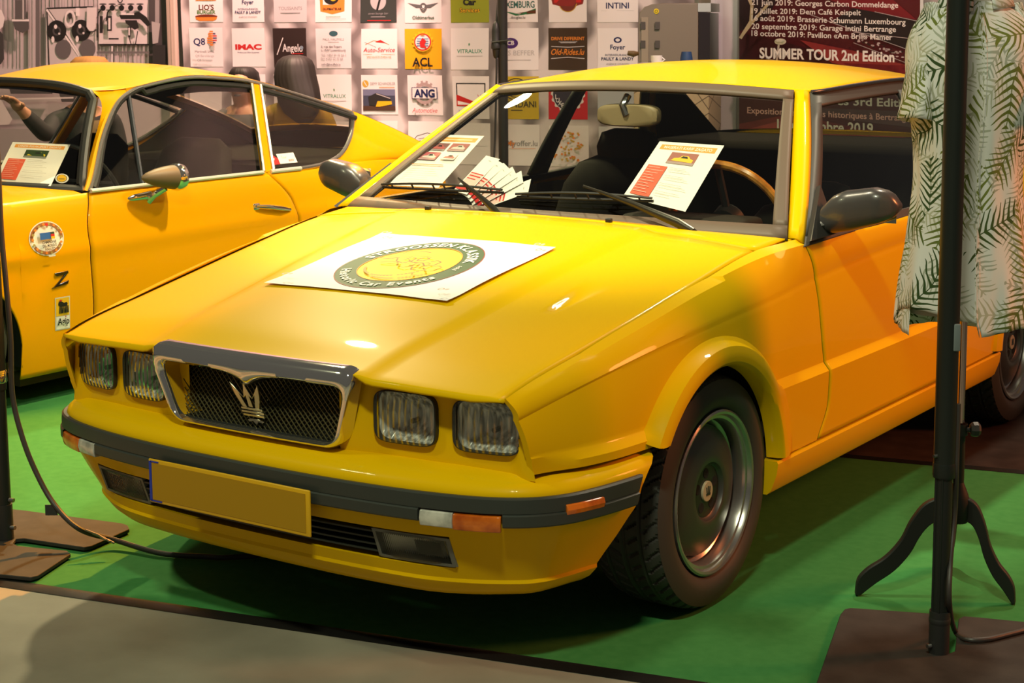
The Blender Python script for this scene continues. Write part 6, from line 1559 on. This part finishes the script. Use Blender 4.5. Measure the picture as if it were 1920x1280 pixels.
mx1 = nd('ShaderNodeMixRGB'); mx1.inputs[1].default_value = (.74, .73, .72, 1); L_.new(mth('MULTIPLY', f2, .55), mx1.inputs[0]); L_.new(col2.outputs[0], mx1.inputs[2])
mx2 = nd('ShaderNodeMixRGB'); L_.new(f1, mx2.inputs[0]); L_.new(mx1.outputs[0], mx2.inputs[1]); L_.new(colr.outputs[0], mx2.inputs[2]); L_.new(mx2.outputs[0], p_.inputs['Base Color'])
SHc = DFc
SH = thing('shirt', DFc+np.array([0, 0, .70]), 'white short-sleeved shirt with green palm leaf print on the dress form', 'shirt')
def fold(a, z): return 1+.030*math.sin(7*a+3*z)*smooth(1.25, .75, z)+.016*math.sin(13*a-9*z)+.012*math.sin(21*a+5*z)*smooth(1.1, .7, z)
def shirt_pt(a, z, k=1.0):
    s = fold(a, z); return DFc+tor(a, tw(z)*1.045*s*k, td(z)*1.10*s*k)+np.array([0, 0, z])
def grid_uv(rows, uvs, name, mat, parent, **kw):
    m = MB(); m.grid(rows); return m.build(name, mat, parent, merge=0, fix=False, uv=[u for r in uvs for u in r], **kw)
# front faces the camera (angle PI/2); left panel hangs shorter than the right one and the back
def hem(a):
    d = (a-PI/2+PI) % (2*PI)-PI
    if d > 0: return .745+.012*math.sin(3*a) if d < 1.55 else .745-.055*smooth(1.55, 2.2, d)
    return .705-.008*math.cos(4*a)
A_ = np.linspace(PI/2-.02, PI/2+2*PI+.06, 110); rows, uvs = [], []
for t in np.linspace(0, 1, 60):
    r, q = [], []
    for a in A_:
        z0 = hem(a); z = z0+t*(1.50-z0); p = shirt_pt(a, z); r.append(p); q.append((a*.15, z))
    rows.append(r); uvs.append(q)
grid_uv(rows, uvs, 'shirt_body', LEAF, SH, angle=80, solid=.0012)
rows, uvs = [], []
for z in np.linspace(.692, .84, 12):
    r, q = [], []
    for a in np.linspace(PI*.86, PI*2.1, 60): zz = z+.012*math.sin(a*2+.6); r.append(shirt_pt(a, zz, .985)); q.append((a*.15+.4, zz))
    rows.append(r); uvs.append(q)
grid_uv(rows, uvs, 'shirt_tail', LEAF, SH, angle=80, solid=.0012)
for sg in (-1, 1):
    S0_ = DFc+tx*sg*.104+np.array([0, 0, 1.465]); E0 = DFc+tx*sg*.142+nv*.030+np.array([0, 0, 1.215]); rows, uvs = [], []
    dd = E0-S0_; L = np.linalg.norm(dd); dd /= L; e1 = np.cross(dd, nv); e1 /= np.linalg.norm(e1); e2 = np.cross(dd, e1)
    for t in np.linspace(-.12, 1, 26):
        rad = .028+.030*smooth(-.15, .25, t)+.004*t; r, q = [], []
        for a in np.linspace(0, 2*PI, 40):
            s = 1+.05*math.sin(3*a+7*t)+.04*math.sin(5*a-12*t); r.append(S0_+dd*L*t+(e1*rad*.62*math.cos(a)+e2*rad*1.1*math.sin(a))*s); q.append((a*.07+sg*1.3, t*L))
        rows.append(r); uvs.append(q)
    grid_uv(rows, uvs, 'sleeve', LEAF, SH, angle=80, solid=.0012)
rows, uvs = [], []
for t, k in ((0, 1.02), (.5, 1.16), (1, 1.30)):
    r, q = [], []
    for a in np.linspace(PI/2+.25, PI/2+2*PI-.25, 50): z = 1.525-.045*t+.01*math.cos(a); r.append(DFc+tor(a, .066*k+.012, .060*k+.010)+np.array([0, 0, z])); q.append((a*.06+2, z))
    rows.append(r); uvs.append(q)
grid_uv(rows, uvs, 'collar', LEAF, SH, angle=80, solid=.002)
# =================================================================== three visitors sitting behind the left car
SKIN = M('skin', (.40, .20, .12), .55); HAIRD = M('dark_hair', (.012, .009, .008), .6); MUST = M('mustard_cloth', (.32, .19, .015), .85); NAVY = M('dark_jacket', (.016, .017, .018), .8); JEAN = M('dark_trousers', (.02, .022, .03), .85); OLIVE = M('olive_cloth', (.11, .085, .03), .85); GREYC = M('grey_knit', (.10, .10, .10), .9); CAPB = M('brown_cap_cloth', (.20, .095, .018), .8); SHOE = M('black_shoe', (.015, .013, .012), .5)
def person_body(name, loc, face, mats, lean=(0, 0), armL=None, armR=None, ks=1.0):
    """one continuous seated figure; face = direction looked at; mats = (top, trousers)"""
    f = np.array([math.sin(face), math.cos(face), 0]); r = np.array([f[1], -f[0], 0]); u = np.array([0, 0, 1.0]); o = np.array(loc, float)
    def P(a, b, c): k = max(0, c-.5)/.8; return o+r*(a+lean[0]*k)+f*(b+lean[1]*k)+u*c*(ks if c > .1 else 1)
    V, E, Rr, T = [], [], [], []
    def nd_(p, rad, t, par=None):
        V.append(tuple(p)); Rr.append(rad if hasattr(rad, '__len__') else (rad, rad)); T.append(t)
        if par is not None: E.append((par, len(V)-1))
        return len(V)-1
    pel = nd_(P(0, 0, .53), (.15, .12), 1); sp = nd_(P(0, .0, .68), (.135, .105), 0, pel); chs = nd_(P(0, .0, .86), (.155, .115), 0, sp); up2 = nd_(P(0, .0, .96), (.11, .085), 0, chs)
    nk = nd_(P(0, .015, 1.035), .052, 2, up2); hd = nd_(P(0, .03, 1.12), (.072, .085), 2, nk); ht = nd_(P(0, .03, 1.20), (.072, .085), 2, hd); nd_(P(0, .02, 1.245), (.045, .05), 2, ht)
    for sg, arm in ((-1, armL), (1, armR)):
        sh = nd_(P(sg*.17, 0, .945), .062, 0, up2)
        el, wr = (P(*arm[0]), P(*arm[1])) if arm else (P(sg*.23, .04, .70), P(sg*.16, .25, .60))
        e = nd_(el, .052, 0, sh); e2 = nd_(el*.25+wr*.75, .042, 0, e); w = nd_(wr, .030, 2, e2)
        d = wr-el; d /= np.linalg.norm(d); s_ = np.cross(d, u); s_ /= np.linalg.norm(s_)+1e-9; q = np.cross(s_, d)
        pm = nd_(wr+d*.06, (.040, .018), 2, w)
        for k, (b, ln) in enumerate(((-.030, .070), (-.010, .082), (.010, .078), (.030, .060))):
            k1 = nd_(wr+d*.095+s_*b, .010, 2, pm); k2 = nd_(wr+d*(.095+ln*.5)+s_*b*1.1-q*.008, .009, 2, k1); nd_(wr+d*(.095+ln*.9)+s_*b*1.1-q*.026, .0075, 2, k2)
        t1 = nd_(wr+d*.05+s_*-.045, .012, 2, pm); nd_(wr+d*.085+s_*-.065-q*.01, .009, 2, t1)
        hp_ = nd_(P(sg*.09, .06, .53), .085, 1, pel); kn = nd_(P(sg*.12, .44, .52), .062, 1, hp_); an = nd_(P(sg*.12, .42, .10), .042, 1, kn); nd_(P(sg*.13, .56, .045), .038, 3, an)
    me = bpy.data.meshes.new('tmp'); me.from_pydata(V, E, []); ob = bpy.data.objects.new('tmp', me); COL.objects.link(ob)
    ob.modifiers.new('Skin', 'SKIN'); sb = ob.modifiers.new('Sub', 'SUBSURF'); sb.levels = 2; sb.render_levels = 2
    for i, sv in enumerate(me.skin_vertices[0].data): sv.radius = Rr[i]; sv.use_root = (i == 0)
    dg = bpy.context.evaluated_depsgraph_get(); me2 = bpy.data.meshes.new_from_object(ob.evaluated_get(dg)); bpy.data.objects.remove(ob); bpy.data.meshes.remove(me)
    for m_ in (mats[0], mats[1], SKIN, SHOE): me2.materials.append(m_)
    VV = np.array(V); tt = np.array(T)
    # ears, nose and eyes belong to the same surface
    bm = bmesh.new(); bm.from_mesh(me2)
    for f_ in bm.faces:
        c = np.array(f_.calc_center_median()); f_.material_index = int(tt[np.argmin(((VV-c)**2).sum(1))]); f_.smooth = True
    hc = P(0, .03, 1.15)
    def blob(p, s, mi):
        ret = bmesh.ops.create_icosphere(bm, subdivisions=2, radius=1)
        for v in ret['verts']: v.co = Vector(np.array(p)+r*v.co.x*s[0]+f*v.co.y*s[1]+u*v.co.z*s[2])
        for v in ret['verts']:
            for f_ in v.link_faces: f_.material_index = mi; f_.smooth = True
    blob(hc+f*.088+u*-.005, (.013, .018, .024), 2); blob(hc+r*.076, (.010, .022, .034), 2); blob(hc-r*.076, (.010, .022, .034), 2)
    for s in (-1, 1): blob(hc+f*.078+r*s*.030+u*.022, (.013, .008, .008), 3)
    blob(hc+f*.080+u*-.045, (.024, .007, .007), 0)
    bm.to_mesh(me2); bm.free(); me2.name = name
    ob = bpy.data.objects.new(name, me2); COL.objects.link(ob); return ob, P, (r, f, u)
def stool(p, label, hs_=1.0):
    t = thing('stool', (p[0], p[1], 0), label, 'stool', 'stools behind the left car'); m = MB(); m.lathe([(.001, .40*hs_), (.17, .40*hs_), (.185, .415*hs_), (.185, .435*hs_), (.17, .449*hs_), (.001, .449*hs_)], (p[0], p[1], 0), (0, 0, 1), 28); m.build('seat', BLACKPL, t)
    for k in range(4): a = PI/4+k*PI/2; m = MB(); m.cyl((p[0]+.12*math.cos(a), p[1]+.12*math.sin(a), .40*hs_), (p[0]+.17*math.cos(a), p[1]+.17*math.sin(a), .004), .012, 10); m.build('leg', STEEL, t)
def hair(rows_, name, mat, par, P, n=72):
    m = MB(); R_ = [[P(cx+hw*math.cos(a)*(1+.03*math.sin(9*a)+.018*math.sin(27*a+9*z)), cy+hd*math.sin(a)*(1+.03*math.sin(7*a)+.018*math.sin(27*a+9*z)), z) for a in np.linspace(0, 2*PI, n, endpoint=False)] for z, hw, hd, cx, cy in rows_]
    m.grid(R_, cu=True); m.add(R_[0], [tuple(range(n))]); m.add(R_[-1], [tuple(range(n))]); o_ = m.build(name, mat, None, angle=80); o_.parent = par
tocam = lambda p: math.atan2(CAM_LOC[0]-p[0], CAM_LOC[1]-p[1])
# woman seen from behind
wp_ = at_depth(557, 300, 9.75); wp_[2] = 0
B_, P_, ax_ = person_body('person', wp_, tocam(wp_)+PI+.25, (MUST, JEAN)); tag(B_, 'seated person in a mustard top with long dark hair, seen from behind', 'person', 'visitors behind the left car')
hair([(1.292, .03, .03, 0, .0), (1.282, .068, .075, 0, .005), (1.26, .098, .102, 0, .003), (1.23, .112, .114, 0, .0), (1.17, .122, .116, .003, -.015), (1.10, .128, .10, .018, -.04), (1.02, .125, .075, .042, -.085), (.96, .10, .055, .055, -.105), (.91, .05, .03, .075, -.115), (.89, .02, .012, .08, -.115)], 'hair', HAIRD, B_, P_)
# person between, only the top of the head shows
mp_ = at_depth(460, 300, 10.3); mp_[2] = 0
B_, P_, ax_ = person_body('person', mp_, tocam(mp_)+.35, (GREYC, JEAN), ks=.945); tag(B_, 'seated person with short dark hair just showing above the left car roof', 'person', 'visitors behind the left car')
hair([(1.285, .03, .03, 0, 0), (1.275, .065, .07, 0, -.005), (1.245, .088, .095, 0, -.015), (1.20, .092, .095, 0, -.03), (1.12, .088, .075, 0, -.05), (1.05, .07, .04, 0, -.065)], 'hair', HAIRD, B_, P_)
# man in a brown cap and dark jacket reaching out to the left
cp_ = at_depth(140, 300, 9.25); cp_[2] = 0
B_, P_, ax_ = person_body('person', cp_, tocam(cp_)-.35, (NAVY, JEAN), lean=(-.105, .02), armR=((.27, .18, .88), (.44, .26, 1.02)))
tag(B_, 'seated person in a brown cap and dark jacket with one arm stretched out', 'person', 'visitors behind the left car')
hair([(1.30, .03, .03, 0, 0), (1.295, .075, .08, 0, 0), (1.27, .10, .108, 0, .0), (1.235, .106, .115, 0, .0), (1.215, .102, .11, 0, .0)], 'cap', CAPB, B_, P_)
m = MB(); m.grid([[P_(.085*math.sin(a)*k, .06+.085*math.cos(a)*k*1.0, 1.222-.008*(k-1)) for a in np.linspace(-1.2, 1.2, 14)] for k in (.9, 1.2, 1.5)]); o_ = m.build('cap_peak', CAPB, None, solid=.006); o_.parent = B_
m = MB(); m.grid([[P_(a, .128-abs(a)*.3, z) for a in np.linspace(-.07, .02, 6)] for z in (.62, .75, .88, .95)]); o_ = m.build('shirt_front', OLIVE, None, solid=.004); o_.parent = B_
stool(wp_, 'round black stool under the person with long dark hair'); stool((cp_[0], cp_[1], 0), 'round black stool under the person in the brown cap'); stool((mp_[0], mp_[1], 0), 'round black stool under the person with short dark hair', .93)
